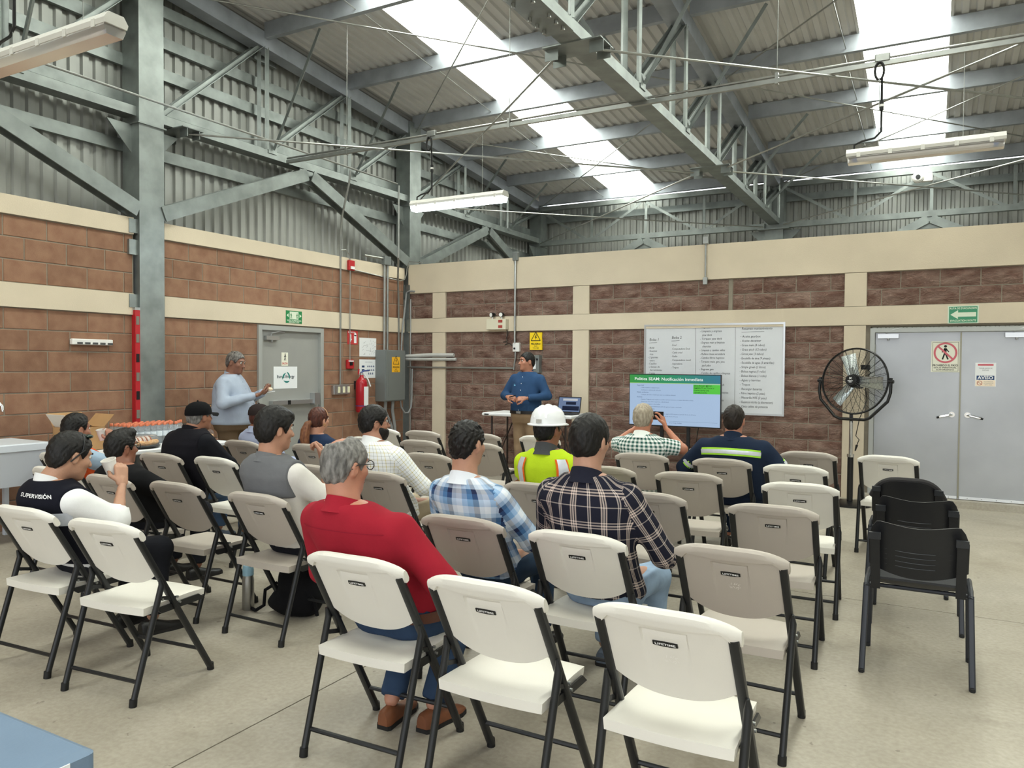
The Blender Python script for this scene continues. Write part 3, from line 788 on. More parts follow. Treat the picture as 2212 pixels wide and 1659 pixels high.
# double door
d2 = struct(MB().bx(6.895, 7.768, .02, .055, .085, 1.985).build('door_2', DDOOR)); d3 = struct(MB().bx(7.776, 8.645, .02, .055, .085, 1.985).build('door_3', DDOOR))
for o_, x0, x1 in ((d2, 6.84, 6.89), (d3, 8.65, 8.70)): MB().bx(x0, x1, -.035, .1, .0, 2.04).build('door_frame', FRAMEP, o_)
MB().bx(6.89, 7.772, -.034, .1, 1.99, 2.04).build('door_frame', FRAMEP, d2); MB().bx(7.772, 8.65, -.034, .1, 1.99, 2.04).build('door_frame', FRAMEP, d3)
MB().bx(7.764, 7.78, .006, .022, .1, 1.98).build('astragal', M('tarnished_brass', '#8f8c7c', .4, .7), d3)
for o_, x0, x1 in ((d2, 6.9, 7.76), (d3, 7.785, 8.64)):
    sw = MB().bx(x0, x1, .008, .021, .085, .115).build('door_sweep', M('sweep_white_metal', '#e4e6ea', .35, .4), o_)
    for k in range(6): MB().cyl((x0 + .08 + k * .14, .009, .1), (x0 + .08 + k * .14, .004, .1), .004, 6).build('screw', DARKM, sw)
for o_, x, s in ((d2, 7.695, -1), (d3, 7.85, 1)):
    MB().cyl((x, .02, 1.045), (x, .0, 1.045), .032, 16).build('lever_rose', CHROME, o_, True)
    lv = MB().tube([(x, .0, 1.045), (x, -.035, 1.045), (x + s * .03, -.045, 1.04), (x + s * .125, -.045, 1.015)], [.012, .012, .012, .013], 8).build('lever_handle', CHROME, o_, True)
    MB().tube([(x + s * .125, -.045, 1.015), (x + s * .15, -.045, 1.008)], [.0135, .011], 8).build('lever_tip', BLACK_PL, lv, True)
closer(d2, (7.03, .02, 1.945), *FAR); closer(d3, (8.3, .02, 1.945), *FAR)
for z in (.3, 1.05, 1.8): MB().cyl((6.893, .012, z - .05), (6.893, .012, z + .05), .008, 8).build('hinge', FRAMEP, d2)
struct(MB().bx(6.8, 8.75, -.12, .2, 0, .078).build('trim_1', CONC))

# ================================================================== signs and sheets
def plate(name, label, cat, c, w, h, ax, mat, t=.004, group=None):
    u, v, n = ax; c = np.asarray(c, float); o = thing(name, label, cat, tuple(c), 0, group)
    b = MB(); b.obox(c + n * t / 2, u * w / 2, v * h / 2, n * t / 2); b.build('panel', mat, o); return o, c + n * t
def mk(name, mat, par, ax, c):
    class K:
        def __init__(s): s.b = MB()
        def poly(s, P, l=.0006): flat(s.b, P, c, *ax, l); return s
        def seg(s, a, b, w, l=.0008): seg(s.b, a, b, w, c, *ax, l); return s
        def ring(s, x, y, r0, r1, l=.0008): ring(s.b, x, y, r0, r1, c, *ax, l); return s
        def txt(s, t, x, y, size, width=None, al='CENTER', l=.0012, bold=0., shear=0.): put_text(s.b, t, c + x * ax[0] + y * ax[1], *ax, size, al, width, l, shear, bold); return s
        def done(s): return s.b.build(name, mat, par)
    return K()
def box2(x0, x1, y0, y1): return [(x0, y0), (x1, y0), (x1, y1), (x0, y1)]
GREENS = M('sign_green', '#3f8f6c', .5); PALEG = M('sign_pale_glow', '#d9e4cf', .5); DGREEN = M('exit_green', '#1f7d46', .5)
REDS = M('sign_red', '#c23a3a', .5); YELS = M('sign_yellow', '#f2cf1d', .5); BLK = M('print_black', '#161616', .6); PAPER = M('paper_white', '#e4e6e8', .8); CREAMS = M('sign_cream', '#e3e2d2', .6)
PINKR = M('sign_pink_red', '#c8616c', .5); TEAL = M('logo_teal', '#1d7f77', .5); NAVYP = M('print_navy', '#26406b', .6); AMBER = M('sign_amber', '#f0b428', .5)
GREY5 = M('print_grey', '#777a7d', .7)
def man(k, x, y, h, face=1):
    # walking figure built from round and straight strokes, height h, feet at y
    k.poly(circ(x, y + h * .9, h * .09)); k.seg((x, y + h * .78), (x - face * h * .03, y + h * .45), h * .17)
    k.seg((x - face * .02 * h, y + h * .48), (x + face * h * .16, y + h * .02), h * .09); k.seg((x - face * .03 * h, y + h * .48), (x - face * h * .17, y + h * .02), h * .09)
    k.seg((x + face * .03 * h, y + h * .75), (x + face * h * .2, y + h * .52), h * .065); k.seg((x - face * .03 * h, y + h * .75), (x - face * h * .2, y + h * .5), h * .065); return k
# emergency exit over the single door
o, c = plate('exit_sign', 'green emergency exit sign with two running figures above the single door', 'sign', (.022, -2.505, 2.19), .29, .165, LEFT, DGREEN)
mk('sign_field', PALEG, o, LEFT, c).poly(box2(-.08, .08, -.03, .07)).poly([(-.135, .02), (-.1, .045), (-.1, -.005)]).poly([(.135, .02), (.1, .045), (.1, -.005)]).done()
k = mk('sign_figures', DGREEN, o, LEFT, c); man(k, -.055, -.025, .085, -1); man(k, .055, -.025, .085, 1); k.done()
mk('lettering', PALEG, o, LEFT, c).txt('SALIDA DE EMERGENCIA', 0, -.047, .028, .26, bold=.02).txt('EMERGENCY EXIT', 0, -.069, .026, .19, bold=.02).done()
# salida
o, c = plate('exit_label', 'small cream SALIDA sign with a walking figure on the single door', 'sign', (-.02, -2.63, 1.63), .115, .175, LEFT, CREAMS)
k = mk('sign_figure', BLK, o, LEFT, c); man(k, .005, -.02, .095); k.done(); mk('lettering', REDS, o, LEFT, c).txt('SALIDA', 0, -.058, .038, .1, bold=.02).done()
# company logo sheet
o, c = plate('logo_sheet', 'white sheet with a teal three bladed logo on the single door', 'sign', (-.02, -2.615, 1.385), .42, .29, LEFT, PAPER)
k = mk('lettering', M('print_dark', '#26383d', .6), o, LEFT, c); k.txt('Eurus Energy', 0, .012, .058, .31, bold=.015); k.done()
k = mk('logo_blades', TEAL, o, LEFT, c)
for a0 in (80, 200, 320):
    P = []; Q = []
    for i in range(13):
        t = i / 12; a = R(a0 - 105 * t); r1 = .075 - .012 * t; wd = .024 * math.sin(math.pi * min(1, t * .9 + .1)) ** .8
        P.append((r1 * math.cos(a) + .012, r1 * math.sin(a))); Q.append(((r1 - wd) * math.cos(a) + .012, (r1 - wd) * math.sin(a)))
    for i in range(12): k.poly([P[i], P[i + 1], Q[i + 1], Q[i]], .0018)
k.done()
# extinguisher sign, papers
o, c = plate('extinguisher_sign', 'red fire extinguisher sign with a white arrow beside the conduit', 'sign', (0, -1.305, 1.96), .23, .2, LEFT, REDS)
k = mk('sign_symbols', PAPER, o, LEFT, c); k.txt('EXTINTOR', -.02, .075, .028, .16, bold=.02); k.poly([(-.075, -.02), (-.045, -.065), (-.015, -.02)]).poly(box2(-.06, -.03, -.02, .045)).poly(box2(.03, .085, -.08, .04)).poly(circ(.058, .045, .026)).done()
for y0, z0, nm, kind in ((-.955, 1.825, 'with a hand drawn floor plan', 0), (-.955, 1.5, 'with rows of small blue pictures', 1)):
    o, c = plate('notice_sheet', 'white paper sheet %s pinned beside the electrical panel' % nm, 'sheet', (0, y0, z0), .39, .28, LEFT, PAPER, .003, 'paper notices beside the electrical panel')
    r4 = random.Random(5 + kind)
    if kind == 0:
        k = mk('drawing', GREY5, o, LEFT, c)
        for _ in range(46):
            x, y2 = r4.uniform(-.15, .16), r4.uniform(-.11, .09); L_ = r4.uniform(.008, .05)
            k.seg((x, y2), (x + (L_ if r4.random() < .5 else 0), y2 + (0 if r4.random() < .5 else L_ * .6) + .001), .003)
        k.done()
    else:
        k = mk('pictures', NAVYP, o, LEFT, c)
        for r_ in range(3):
            for q in range(4 if r_ < 2 else 3):
                x = .0 + q * .045 + (.02 if r_ == 2 else 0); y2 = .04 - r_ * .055; k.poly(box2(x - .014, x + .014, y2 - .016, y2 - .002)).poly(circ(x, y2 + .006, .008, n=10))
        k.poly(box2(-.14, -.08, .02, .05)).poly(box2(-.14, -.08, -.035, -.005)); k.txt('EQUIPO DE EMERGENCIA', .02, .1, .016, .17); k.done()
# yellow high voltage sign
def volt(name, label, c0, w, h, ax, mat, word, sub, t=.005):
    o, c = plate(name, label, 'sign', c0, w, h, ax, mat, t); s = w
    k = mk('sign_symbols', BLK, o, ax, c)
    A, B, C_ = (-.38 * s, .0 * s - .02 * s), (.38 * s, -.02 * s), (0, .62 * s)
    off = .06 * s
    for a, b in ((A, B), (B, C_), (C_, A)): k.seg((a[0], a[1] + off), (b[0], b[1] + off), .05 * s)
    k.poly([(.03 * s, .5 * s), (-.09 * s, .26 * s), (.0, .28 * s), (-.05 * s, .08 * s), (.1 * s, .33 * s), (.01 * s, .31 * s), (.08 * s, .5 * s)])
    k.txt(word, 0, -.2 * s, .16 * s, .78 * s, bold=.03).txt(sub[0], 0, -.36 * s, .1 * s, bold=.02).txt(sub[1], 0, -.5 * s, .1 * s, .5 * s, bold=.02); k.done(); return o
volt('voltage_sign', 'yellow high voltage sign PELIGRO above the presenter', (2.38, -.0, 1.925), .2, .255, FAR, YELS, 'PELIGRO', ('ALTO', 'VOLTAJE'), .03)
# evacuation route
o, c = plate('evacuation_sign', 'green evacuation route sign with a left arrow above the double door', 'sign', (7.785, -.03, 2.18), .3, .2, FAR, M('sign_rim', '#cfe0cd', .6))
mk('sign_field', GREENS, o, FAR, c).poly(box2(-.138, .138, -.09, .09), .0005).done()
mk('arrow', PALEG, o, FAR, c).poly([(-.125, 0), (-.05, .05), (-.05, -.05)], .001).poly(box2(-.05, .125, -.024, .024), .001).done()
mk('lettering', PALEG, o, FAR, c).txt('RUTA DE EVACUACION', 0, .07, .03, .26, bold=.02).txt('EVACUATION ROUTE', 0, -.07, .03, .25, bold=.02).done()
# no entry
o, c = plate('no_entry_sign', 'cream no entry sign PROHIBIDO EL PASO on the double door', 'sign', (7.62, .02, 1.705), .285, .355, FAR, CREAMS)
k = mk('sign_figure', BLK, o, FAR, c); man(k, 0, -.035, .17, 1)
for a, b in (((-.128, -.165), (.128, -.165)), ((-.128, .165), (.128, .165)), ((-.128, -.165), (-.128, .165)), ((.128, -.165), (.128, .165))): k.seg(a, b, .003)
k.txt('PROHIBIDO EL PASO', 0, -.1, .032, .25, bold=.02).txt('SOLO PERSONAL', 0, -.127, .022, .23, bold=.02).txt('AUTORIZADO', 0, -.15, .022, .18, bold=.02); k.done()
k = mk('prohibition_ring', PINKR, o, FAR, c); k.ring(0, .045, .098, .118, .0016); k.seg((-.075, .12), (.075, -.03), .02, .0018); k.done()
# notice on the right leaf
o, c = plate('notice_sign', 'white AVISO notice sheets stuck on the right leaf of the double door', 'sign', (8.015, .02, 1.505), .2, .265, FAR, PAPER)
mk('header', PINKR, o, FAR, c).poly(box2(-.075, .075, .1, .12)).done()
mk('notice_field', NAVYP, o, FAR, c).poly(box2(-.085, .085, -.06, -.012)).done(); mk('lower_sheet', M('sheet_peach', '#ecdcc8', .8), o, FAR, c).poly(box2(-.095, .095, -.13, -.062), .0005).done()
mk('lettering', PAPER, o, FAR, c).txt('AVISO', 0, -.036, .05, .15, bold=.03).done()
k = mk('print', GREY5, o, FAR, c); k.txt('TOCAR ANTES DE', 0, .07, .02, .13).txt('ENTRAR', 0, .048, .02, .06).txt('SOLO PERSONAL', .03, -.08, .014, .09).txt('AUTORIZADO EN', .03, -.098, .014, .09).txt('ESTA AREA', .03, -.115, .014, .07); k.done()
k = mk('prohibition_ring', M('ring_rust', '#a8523c', .6), o, FAR, c); k.ring(-.055, -.095, .02, .026); k.seg((-.072, -.08), (-.038, -.11), .005); k.done()

# ================================================================== whiteboard
wb = thing('whiteboard', 'large whiteboard with handwritten lists behind the television', 'whiteboard', (4.955, -.02, .96))
MB().bx(4.05, 5.865, -.022, -.004, .965, 2.125).build('board', M('whiteboard_enamel', '#d3d6db', .3, 0, .02, 2), wb)
for x0, x1, z0, z1 in ((4.04, 5.875, 2.11, 2.135), (4.04, 5.875, .955, .98), (4.04, 4.062, .98, 2.11), (5.853, 5.875, .98, 2.11)): MB().bx(x0, x1, -.034, -.004, z0, z1).build('board_frame', ALU, wb)
INK = M('marker_ink', '#2b2f36', .6); wo = V(0, -.022, 0); hw = MB()
_lists = [
 (4.11, 1.93, .062, ['Bolsa 1'], 1), (4.09, 1.82, .044, ['- Boldi', '- Guantes', '   mas', '- 2 guantes', '   extra', '- Cepillos', '- 2 bolsas de', '   herramientas', '- 3 pzas', '- Casilla'], 0),
 (4.42, 1.955, .062, ['Bolsa 2'], 1), (4.41, 1.855, .042, ['- Erad', '- Computadora Erad', '- Cable erad', '- Radio', '- Computadora movil', '- Aspiradora', '- Trapos'], 0),
 (4.80, 2.085, .047, ['- Pag test', '- Limpieza y engrase', '   yaw deck', '- Torqueo yaw deck', '- Engrase main y limpieza', '   charolas', '- Limpieza y cambio sellos', '- Relleno linea secundaria', '- Cambio filtros hepticos', '- Torqueo main, gen, yaw,', '   pad plan', '- Engrase gen', '- Cambio de cepillos y limpieza', '   charolas gen', '- Limpieza slip ring gen', '- Engrase y limpieza pitch', '- Torqueo pitch', '- Prueba de frenos y sensores', '- Revision', '- Muestra de aceite grasa'], 0),
 (5.34, 2.06, .056, ['Resumen mantenimiento'], 1), (5.32, 1.96, .05, ['- Aceite gearbox', '- Aceite decanter', '- Grasa main (4 tubos)', '- Grasa pitch (12 tubos)', '- Grasa yaw (3 tubos)', '- Escobilla de tina (9 piezas)', '- Escobilla de agua (3 amarillas)', '- Simple green (2 litros)', '- Bolsas negras (1 rollo)', '- Bolsas blancas (1 rollo)', '- Aguas y barritas', '- Trapos', '- Recargar baterias', '- Filtro heptico (2 pzas)', '- Mascarilla N95 (2 pzas)', '- Guantes nitrilo (a discrecion)', '- Cinta cables de potencia'], 0)]
r5 = random.Random(11)
for x, z, s, ls, ul in _lists:
    lead = .05 if len(ls) != 17 else .056
    if len(ls) == 10: lead = .043
    for i, t_ in enumerate(ls):
        put_text(hw, t_, wo + V(x + r5.uniform(0, .006), 0, z - i * lead), XV * (.82 if len(t_) > 20 else .9), unit(ZV + XV * r5.uniform(-.02, .05)), -YV, s * .82, 'LEFT', lift=.0012, shear=.12)
    if ul: seg(hw, (x, z - .045), (x + .11 + .17 * (len(ls[0]) > 9), z - .038), .004, wo, XV, ZV, -YV)
for x in (4.745, 5.26): seg(hw, (x, 2.1), (x + .005, 1.0), .0035, wo, XV, ZV, -YV)
hw.build('handwriting', INK, wb)

# ================================================================== television on its stand
tv = thing('television', 'flat screen television showing a green headed slide on a floor stand', 'television', (4.6, -.45, 0))
TX0, TX1, TZ0, TZ1, TY = 4.0, 5.185, .81, 1.46, -.46
MB().bx(TX0 - .008, TX1 + .008, TY, TY + .045, TZ0 - .014, TZ1 + .01).build('bezel', BLACK_PL, tv)
def screen_mat(n, col, s=1.0): return M(n, '#050505', .25, emit=col, estr=s)
scr = MB().bx(TX0, TX1, TY - .002, TY, TZ0, TZ1).build('screen', screen_mat('slide_blue', '#b3cdec', .8), tv)
hm = screen_mat('slide_header', '#2f9a4e', .8); nt = hm.node_tree
g1 = nt.nodes.new('ShaderNodeTexCoord'); g2 = nt.nodes.new('ShaderNodeSeparateXYZ'); g3 = nt.nodes.new('ShaderNodeValToRGB')
nt.links.new(g1.outputs['Generated'], g2.inputs[0]); nt.links.new(g2.outputs[0], g3.inputs[0]); nt.links.new(g3.outputs[0], nt.nodes['Principled BSDF'].inputs['Emission Color'])
g3.color_ramp.elements[0].color = (*lin('#3fa24c'), 1); g3.color_ramp.elements[1].color = (*lin('#2b7a96'), 1); g3.color_ramp.elements.new(.45).color = (*lin('#2f9a6a'), 1)
so = V(0, TY - .002, 0)
b = MB(); flat(b, box2(TX0, TX1, TZ1 - .105, TZ1), so, *FAR, .0008); b.build('slide_header', hm, scr)
b = MB(); flat(b, box2(TX0, TX1, TZ1 - .112, TZ1 - .105), so, *FAR, .0008); b.build('header_rule', screen_mat('slide_lime', '#b8e08a', .8), scr)
b = MB(); flat(b, box2(TX1 - .34, TX1, TZ1 - .235, TZ1 - .118), so, *FAR, .0008); b.build('topic_box', screen_mat('slide_green', '#56d23f', .8), scr)
b = MB(); put_text(b, 'Política SEAM: Notificación inmediata', so + V(TX0 + .065, 0, TZ1 - .055), *FAR, .055, 'LEFT', .9, .0016, bold=.012); b.build('slide_title', screen_mat('slide_white', '#eef6f2', .9), scr)
b = MB()
for i, t_ in enumerate(['SEGURIDAD MEDIO', 'AMBIENTE,ACTIVOS Y', 'CAPACIDAD DE', 'GENERACIÓN']): put_text(b, t_, so + V(TX1 - .33, 0, TZ1 - .134 - i * .029), *FAR, .026, 'LEFT', None, .0016, bold=.012)
b.build('topic_text', screen_mat('slide_dark_green', '#174a1c', .7), scr)
b = MB(); _sl = [(.1, 'Seguridad', .024), (.15, '- Cada accidente a cualquier lesión.', .018), (.15, '- Incidentes o colisiones de vehículos.', .018), (.1, 'Medio ambiente', .024), (.15, '- Cualquier derrame o evento que cause un problema ambiental', .018), (.1, 'Activos', .024), (.15, '- Eventos Código de red, incluido un posible mal funcionamiento, un ataque cibernético o físico.', .018), (.15, '- Evento que cause daños superiores a $5,000 DLLS', .018), (.15, '- Interrupción superior a los medios', .018), (.15, '- Visitas o inspecciones externas por parte de agencias locales o nacionales.', .018), (.1, 'Capacidad de generación', .024), (.15, '- Paro de generación por sitio', .018), (.15, '- Pérdida de energía de un sitio eólico mayor o igual al 20 % durante un periodo de más de 24 horas', .018), (.15, '- Pérdida de más de 20 MW durante un periodo de más de 24 horas', .018)]
for i, (dx, t_, s) in enumerate(_sl): put_text(b, t_, so + V(TX0 + dx, 0, TZ1 - .138 - i * .0305), *FAR, s, 'LEFT', None, .0016)
seg(b, (TX0 + .05, TZ0 + .055), (TX1 - .03, TZ0 + .055), .0016, so, *FAR)
put_text(b, 'Eurus Energy Holdings', so + V(TX0 + .62, 0, TZ0 + .035), *FAR, .018, 'CENTER', None, .0016)
b.build('slide_text', screen_mat('slide_navy', '#4a5f8a', .6), scr)
for x in (4.42, 4.77): MB().bx(x - .02, x + .02, TY + .05, TY + .09, .05, 1.2).build('stand_post', BLACK_PL, tv)
MB().bx(4.3, 4.9, TY + .045, TY + .06, 1.0, 1.3).build('wall_bracket', BLACK_PL, tv); MB().bx(4.2, 5.0, TY - .2, TY + .28, 0.02, .05).build('stand_base', BLACK_PL, tv)
for x in (4.22, 4.98):
    for yy in (TY - .18, TY + .26): MB().cyl((x, yy, 0), (x, yy, .03), .02, 10).build('caster', RUBBER, tv)
MB().tube([(4.9, TY + .07, .8), (4.86, TY + .09, .55), (4.78, TY + .08, .3), (4.8, TY + .1, .06)], .005, 6).build('power_cord', RUBBER, tv)

# ================================================================== pedestal fan
fan = thing('pedestal_fan', 'black pedestal drum fan with silver blades in front of the double door', 'fan', (6.69, -.52, 0))
FB = M('fan_black', '#121213', .35); FBL = M('fan_blade_aluminium', '#c6ccca', .25, .8)
MB().lathe([(.24, 0), (.24, .02), (.2, .035), (.05, .045)], (6.69, -.52, 0), 32).build('base', FB, fan, True)
MB().cyl((6.69, -.52, .03), (6.69, -.52, .56), .032, 16).build('outer_pole', FB, fan, True)
MB().cyl((6.69, -.52, .55), (6.69, -.52, .585), .038, 16).build('pole_collar', CHROME, fan, True)
MB().cyl((6.69, -.52, .57), (6.69, -.52, .96), .02, 14).build('inner_pole', CHROME, fan, True)
fc = V(6.72, -.56, 1.42); fn = unit(V(-.33, -.93, .12)); fu = unit(np.cross(ZV, fn)); fu = fu if fu[0] > 0 else -fu; fv = unit(np.cross(fn, fu)); fv = fv if fv[2] > 0 else -fv
RG = .372
MB().obox(fc * V(1, 1, 0) + V(-.03, .04, .995), (.018, 0, 0), (0, .018, 0), (0, 0, .05)).build('yoke_clamp', FB, fan)
yk = [fc - fu * .40 + fv * .04, fc - fu * .405 - fv * .12, fc - fu * .38 - fv * .22, fc - fu * .2 - fv * .41, fc - fu * .14 - fv * .435, fc + fu * .14 - fv * .435, fc + fu * .2 - fv * .41, fc + fu * .38 - fv * .22, fc + fu * .405 - fv * .12, fc + fu * .40 + fv * .04]
MB().tube(yk, .017, 10).build('yoke', FB, fan, True)
for s in (-1, 1): MB().cyl(fc + fu * s * .37, fc + fu * s * .43, .02, 10).build('tilt_knob', FB, fan, True)
def guard(sg, nm):
    b = MB()
    def pt(r, a): 
        dep = .015 + .075 * (1 - (r / RG) ** 2.4); return fc + fn * sg * dep + fu * r * math.cos(a) + fv * r * math.sin(a)
    for i in range(26):
        a = 2 * math.pi * i / 26; a2 = a + .22 * sg
        b.tube([pt(r, a + (a2 - a) * (r / RG)) for r in (.05, .12, .2, .28, .34, RG)], .0022, 4)
    for i in range(26): r = .06 + (RG - .07) * i / 25; b.tube([pt(r, 2 * math.pi * j / 44) for j in range(44)], .0009, 3, closed=True)
    b.tube([pt(RG, 2 * math.pi * j / 56) for j in range(56)], .006, 6, closed=True)
    return b.build(nm, FB, fan, True)
guard(1, 'front_guard'); guard(-1, 'rear_guard')
MB().tube([fc + fu * RG * math.cos(2 * math.pi * j / 56) + fv * RG * math.sin(2 * math.pi * j / 56) for j in range(56)], .011, 8, closed=True).build('rim_band', FB, fan, True)
MB().cyl(fc - fn * .14, fc + fn * .03, .075, 20).build('motor', FB, fan, True)
hub = MB().cyl(fc + fn * .075, fc + fn * .105, .058, 24).build('hub_badge', FB, fan, True)
k = MB(); hc = fc + fn * .106; seg(k, (-.014, .01), (.014, .034), .007, hc, fu, fv, fn); seg(k, (-.014, .034), (.014, .01), .007, hc, fu, fv, fn); seg(k, (-.03, -.008), (.03, -.008), .006, hc, fu, fv, fn); seg(k, (-.016, -.022), (.016, -.022), .005, hc, fu, fv, fn); k.build('badge_print', LOGOW, hub)
for a0 in (108, 356, 232):
    P = []
    for i in range(8):
        r = .06 + (.315 - .06) * i / 7; w = .055 + .02 * i / 7
        row = []
        for j in range(5): q = -1 + 2 * j / 4; aa = R(a0); e1 = fu * math.cos(aa) + fv * math.sin(aa); e2 = -fu * math.sin(aa) + fv * math.cos(aa); row.append(fc + e1 * r + e2 * w * q + fn * (.022 * q - .01 * q * q))
        P.append(row)
    P = np.array(P); b = MB(); b.grid(P); b.grid(P - fn * .002, True); bl = b.build('blade', FBL, fan, True)
    e1 = fu * math.cos(R(a0)) + fv * math.sin(R(a0)); MB().obox(fc + e1 * .1 + fn * .004, e1 * .06, np.cross(fn, e1) * .03, fn * .004).build('blade_bracket', FBL, bl)
sb = fc - fn * .1 + fv * .17 + fu * .07
MB().obox(sb, fu * .045, fv * .025, fn * .02).build('switch_box', FB, fan)
MB().tube([sb, sb + fu * .06 - fv * .06, fc - fn * .12 + fu * .05 - fv * .02], .005, 6).build('switch_cable', FB, fan)
MB().tube([fc - fn * .12 + fu * .06, fc - fn * .13 + fu * .1 - fv * .2, fc + fu * .1 - fv * .43 + fn * .03, fc + fu * .06 - fv * .62, fc + fu * .1 - fv * .66, fc + fu * .08 - fv * .72], .005, 6).build('cord', FB, fan)
MB().cyl(fc + fu * .08 - fv * .72, fc + fu * .065 - fv * .79, .014, 8, .006).build('plug', FB, fan)

# ================================================================== ceiling lights on strut channel
LPL = M('fixture_grey_white', '#d9d8d2', .45); DIFF = M('clear_prismatic_cover', '#e8e9ea', .25, trans=.0, alpha=1.); TUBEM = M('fluorescent_tube', '#e9ebee', .35); BLUECAP = M('tube_cap_blue', '#4a6fb0', .4)
LIT = M('lit_prismatic_cover', '#ffffff', .4, emit='#e6f6ff', estr=TUBE)
CLR = M('clear_cover', '#f1ece6', .18, trans=.72, ior=1.2)
def fixture(x0, x1, y, z, lit, label, strut_z):
    t = thing('light_fixture', label, 'lamp', ((x0 + x1) / 2, y, z), 0, 'sealed fluorescent fixtures')
    prof = [(-.065, -.0), (-.072, .025), (-.045, .065), (.045, .065), (.072, .025), (.065, 0)]
    MB().extr((x0, y, z), (x1, y, z), prof).build('housing', LPL, t)
    cov = [(-.062, 0.0), (.062, 0.0), (.066, -.012), (.048, -.055), (-.048, -.055), (-.066, -.012)]
    MB().extr((x0 + .012, y, z), (x1 - .012, y, z), cov).build('cover', LIT if lit else CLR, t)
    if not lit:
        for s in (-1, 1):
            tb = MB().cyl((x0 + .05, y + s * .028, z - .022), (x1 - .05, y + s * .028, z - .022), .013, 10).build('tube', TUBEM, t, True)
            for xx in (x0 + .05, x1 - .085): MB().cyl((xx, y + s * .028, z - .022), (xx + .035, y + s * .028, z - .022), .0145, 10).build('tube_cap', BLUECAP, tb, True)
    for i in range(5):
        xx = x0 + .1 + (x1 - x0 - .2) * i / 4
        for s in (-1, 1): MB().bx(xx - .015, xx + .015, y + s * .07 - .004, y + s * .07 + .004, z - .012, z + .03).build('clip', LPL, t)
    for xx in (x0 + .25, x1 - .3): MB().tube([(xx, y, z + .06), (xx, y, strut_z)], .0025, 5).build('hanger_wire', CONDUIT, t)
    lx = x0 + .27
    pts = [(x0 + .06, y, z + .06), (x0 + .06, y, z + .11), (x0 + .12, y, z + .135), (x0 + .22, y, z + .15), (lx, y, z + .2), (lx, y, z + .4), (lx, y - .01, strut_z - .1)]
    MB().tube(pts, .009, 8).build('power_cable', RUBBER, t, True)
    MB().tube([(lx - .02 + .035 * math.cos(a), y - .03, strut_z - .05 + .075 * math.sin(a)) for a in np.linspace(-1.5, 4.6, 18)], .01, 8).build('cable_loop', RUBBER, t, True)
    MB().cyl((lx, y, z + .38), (lx, y, z + .46), .018, 10).build('cable_connector', BLACK_PL, t, True); MB().cyl((lx, y, z + .41), (lx, y, z + .43), .0195, 10).build('connector_ring', WHITE_PL, t, True)
    if lit:
        l = bpy.data.lights.new('fixture_glow', 'AREA'); l.shape = 'RECTANGLE'; l.size = x1 - x0 - .1; l.size_y = .09; l.energy = 22; l.color = (.9, .97, 1.0)
        lo = bpy.data.objects.new('fixture_glow', l); COL.objects.link(lo); lo.parent = t; lo.location = (0, 0, -.06)
    return t
fixture(2.11, 3.36, -2.7, 3.42, True, 'lit fluorescent fixture hanging before the far corner', 4.17)
fixture(6.80, 7.98, -2.7, 3.41, False, 'unlit fluorescent fixture hanging under the right skylight', 4.17)
fixture(2.28, 3.54, -7.38, 3.42, False, 'unlit fluorescent fixture hanging beside the column with the spirit level', 4.17)
def strut(y, label):
    t = thing('strut_channel', label, 'strut', (5, y, 4.17)); b = MB()
    b.extr((.1, y, 4.19), (14, y, 4.19), [(-.02, -.02), (.02, -.02), (.02, .02), (.012, .02), (.012, -.012), (-.012, -.012), (-.012, .02), (-.02, .02)]); b.build('channel', CONDUIT, t)
    MB().tube([(.1, y, 4.235), (14, y, 4.235)], .012, 8).build('conduit', CONDUIT, t, True)
    for x in (2.38, 7.07): MB().rbx(x - .06, x + .06, y - .03, y + .03, 4.2, 4.27, .01).build('junction_box', CONDUIT, t)
    for x in (1.1, 3.4, 6.2, 8.5, 12): MB().tube([(x, y, 4.2), (x, y, roofz(y) - .1)], .004, 5).build('hanger_rod', CONDUIT, t); MB().bx(x - .015, x + .015, y - .025, y + .025, 4.16, 4.26).build('strut_clamp', CONDUIT, t)
strut(-2.7, 'galvanised strut channel carrying the lit fixture and conduit across the hall'); strut(-7.38, 'galvanised strut channel carrying the fixture beside the spirit level column')

# ================================================================== conduits and electrical gear
def pipe(name, pts, r, label, mat=CONDUIT, cat='conduit', group=None, n=8):
    return tag(MB().tube(pts, r, n).build(name, mat, None, True), label, cat, group)
pipe('conduit', [(.32, -14, 4.29), (.32, -.66, 4.31)], .013, 'long steel conduit running high along the left wall past the columns')
pipe('conduit', [(.3, -.6, 4.3), (.3, -.6, 3.2), (.1, -.35, 2.9), (.03, -.24, 2.6), (.03, -.23, 1.79)], .016, 'steel conduit dropping from the high pipe into the electrical panel')
pipe('conduit', [(.32, -1.73, 4.27), (.3, -1.73, 4.1), (.1, -1.64, 3.7), (.03, -1.6, 3.4), (.03, -1.6, 1.27)], .014, 'steel conduit dropping to the triple light switch')
pipe('conduit', [(.04, -1.6, 3.2), (.04, -1.5, 3.22), (.04, -1.42, 3.16), (.04, -1.405, 3.06)], .008, 'short bent conduit feeding the red alarm strobe')
pipe('conduit', [(.04, -1.405, 2.94), (.04, -1.405, 1.62)], .007, 'thin conduit between the red strobe and the red pull station')
RED = M('alarm_red', '#b3262b', .4)
t = thing('alarm_strobe', 'red fire alarm strobe at the top of the left block wall', 'alarm', (.02, -1.39, 3.0)); MB().rbx(.022, .07, -1.455, -1.33, 2.93, 3.08, .012).build('housing', RED, t); MB().bx(.065, .085, -1.43, -1.355, 2.95, 2.99).build('lens', M('strobe_lens', '#e8e8e8', .1), t); 
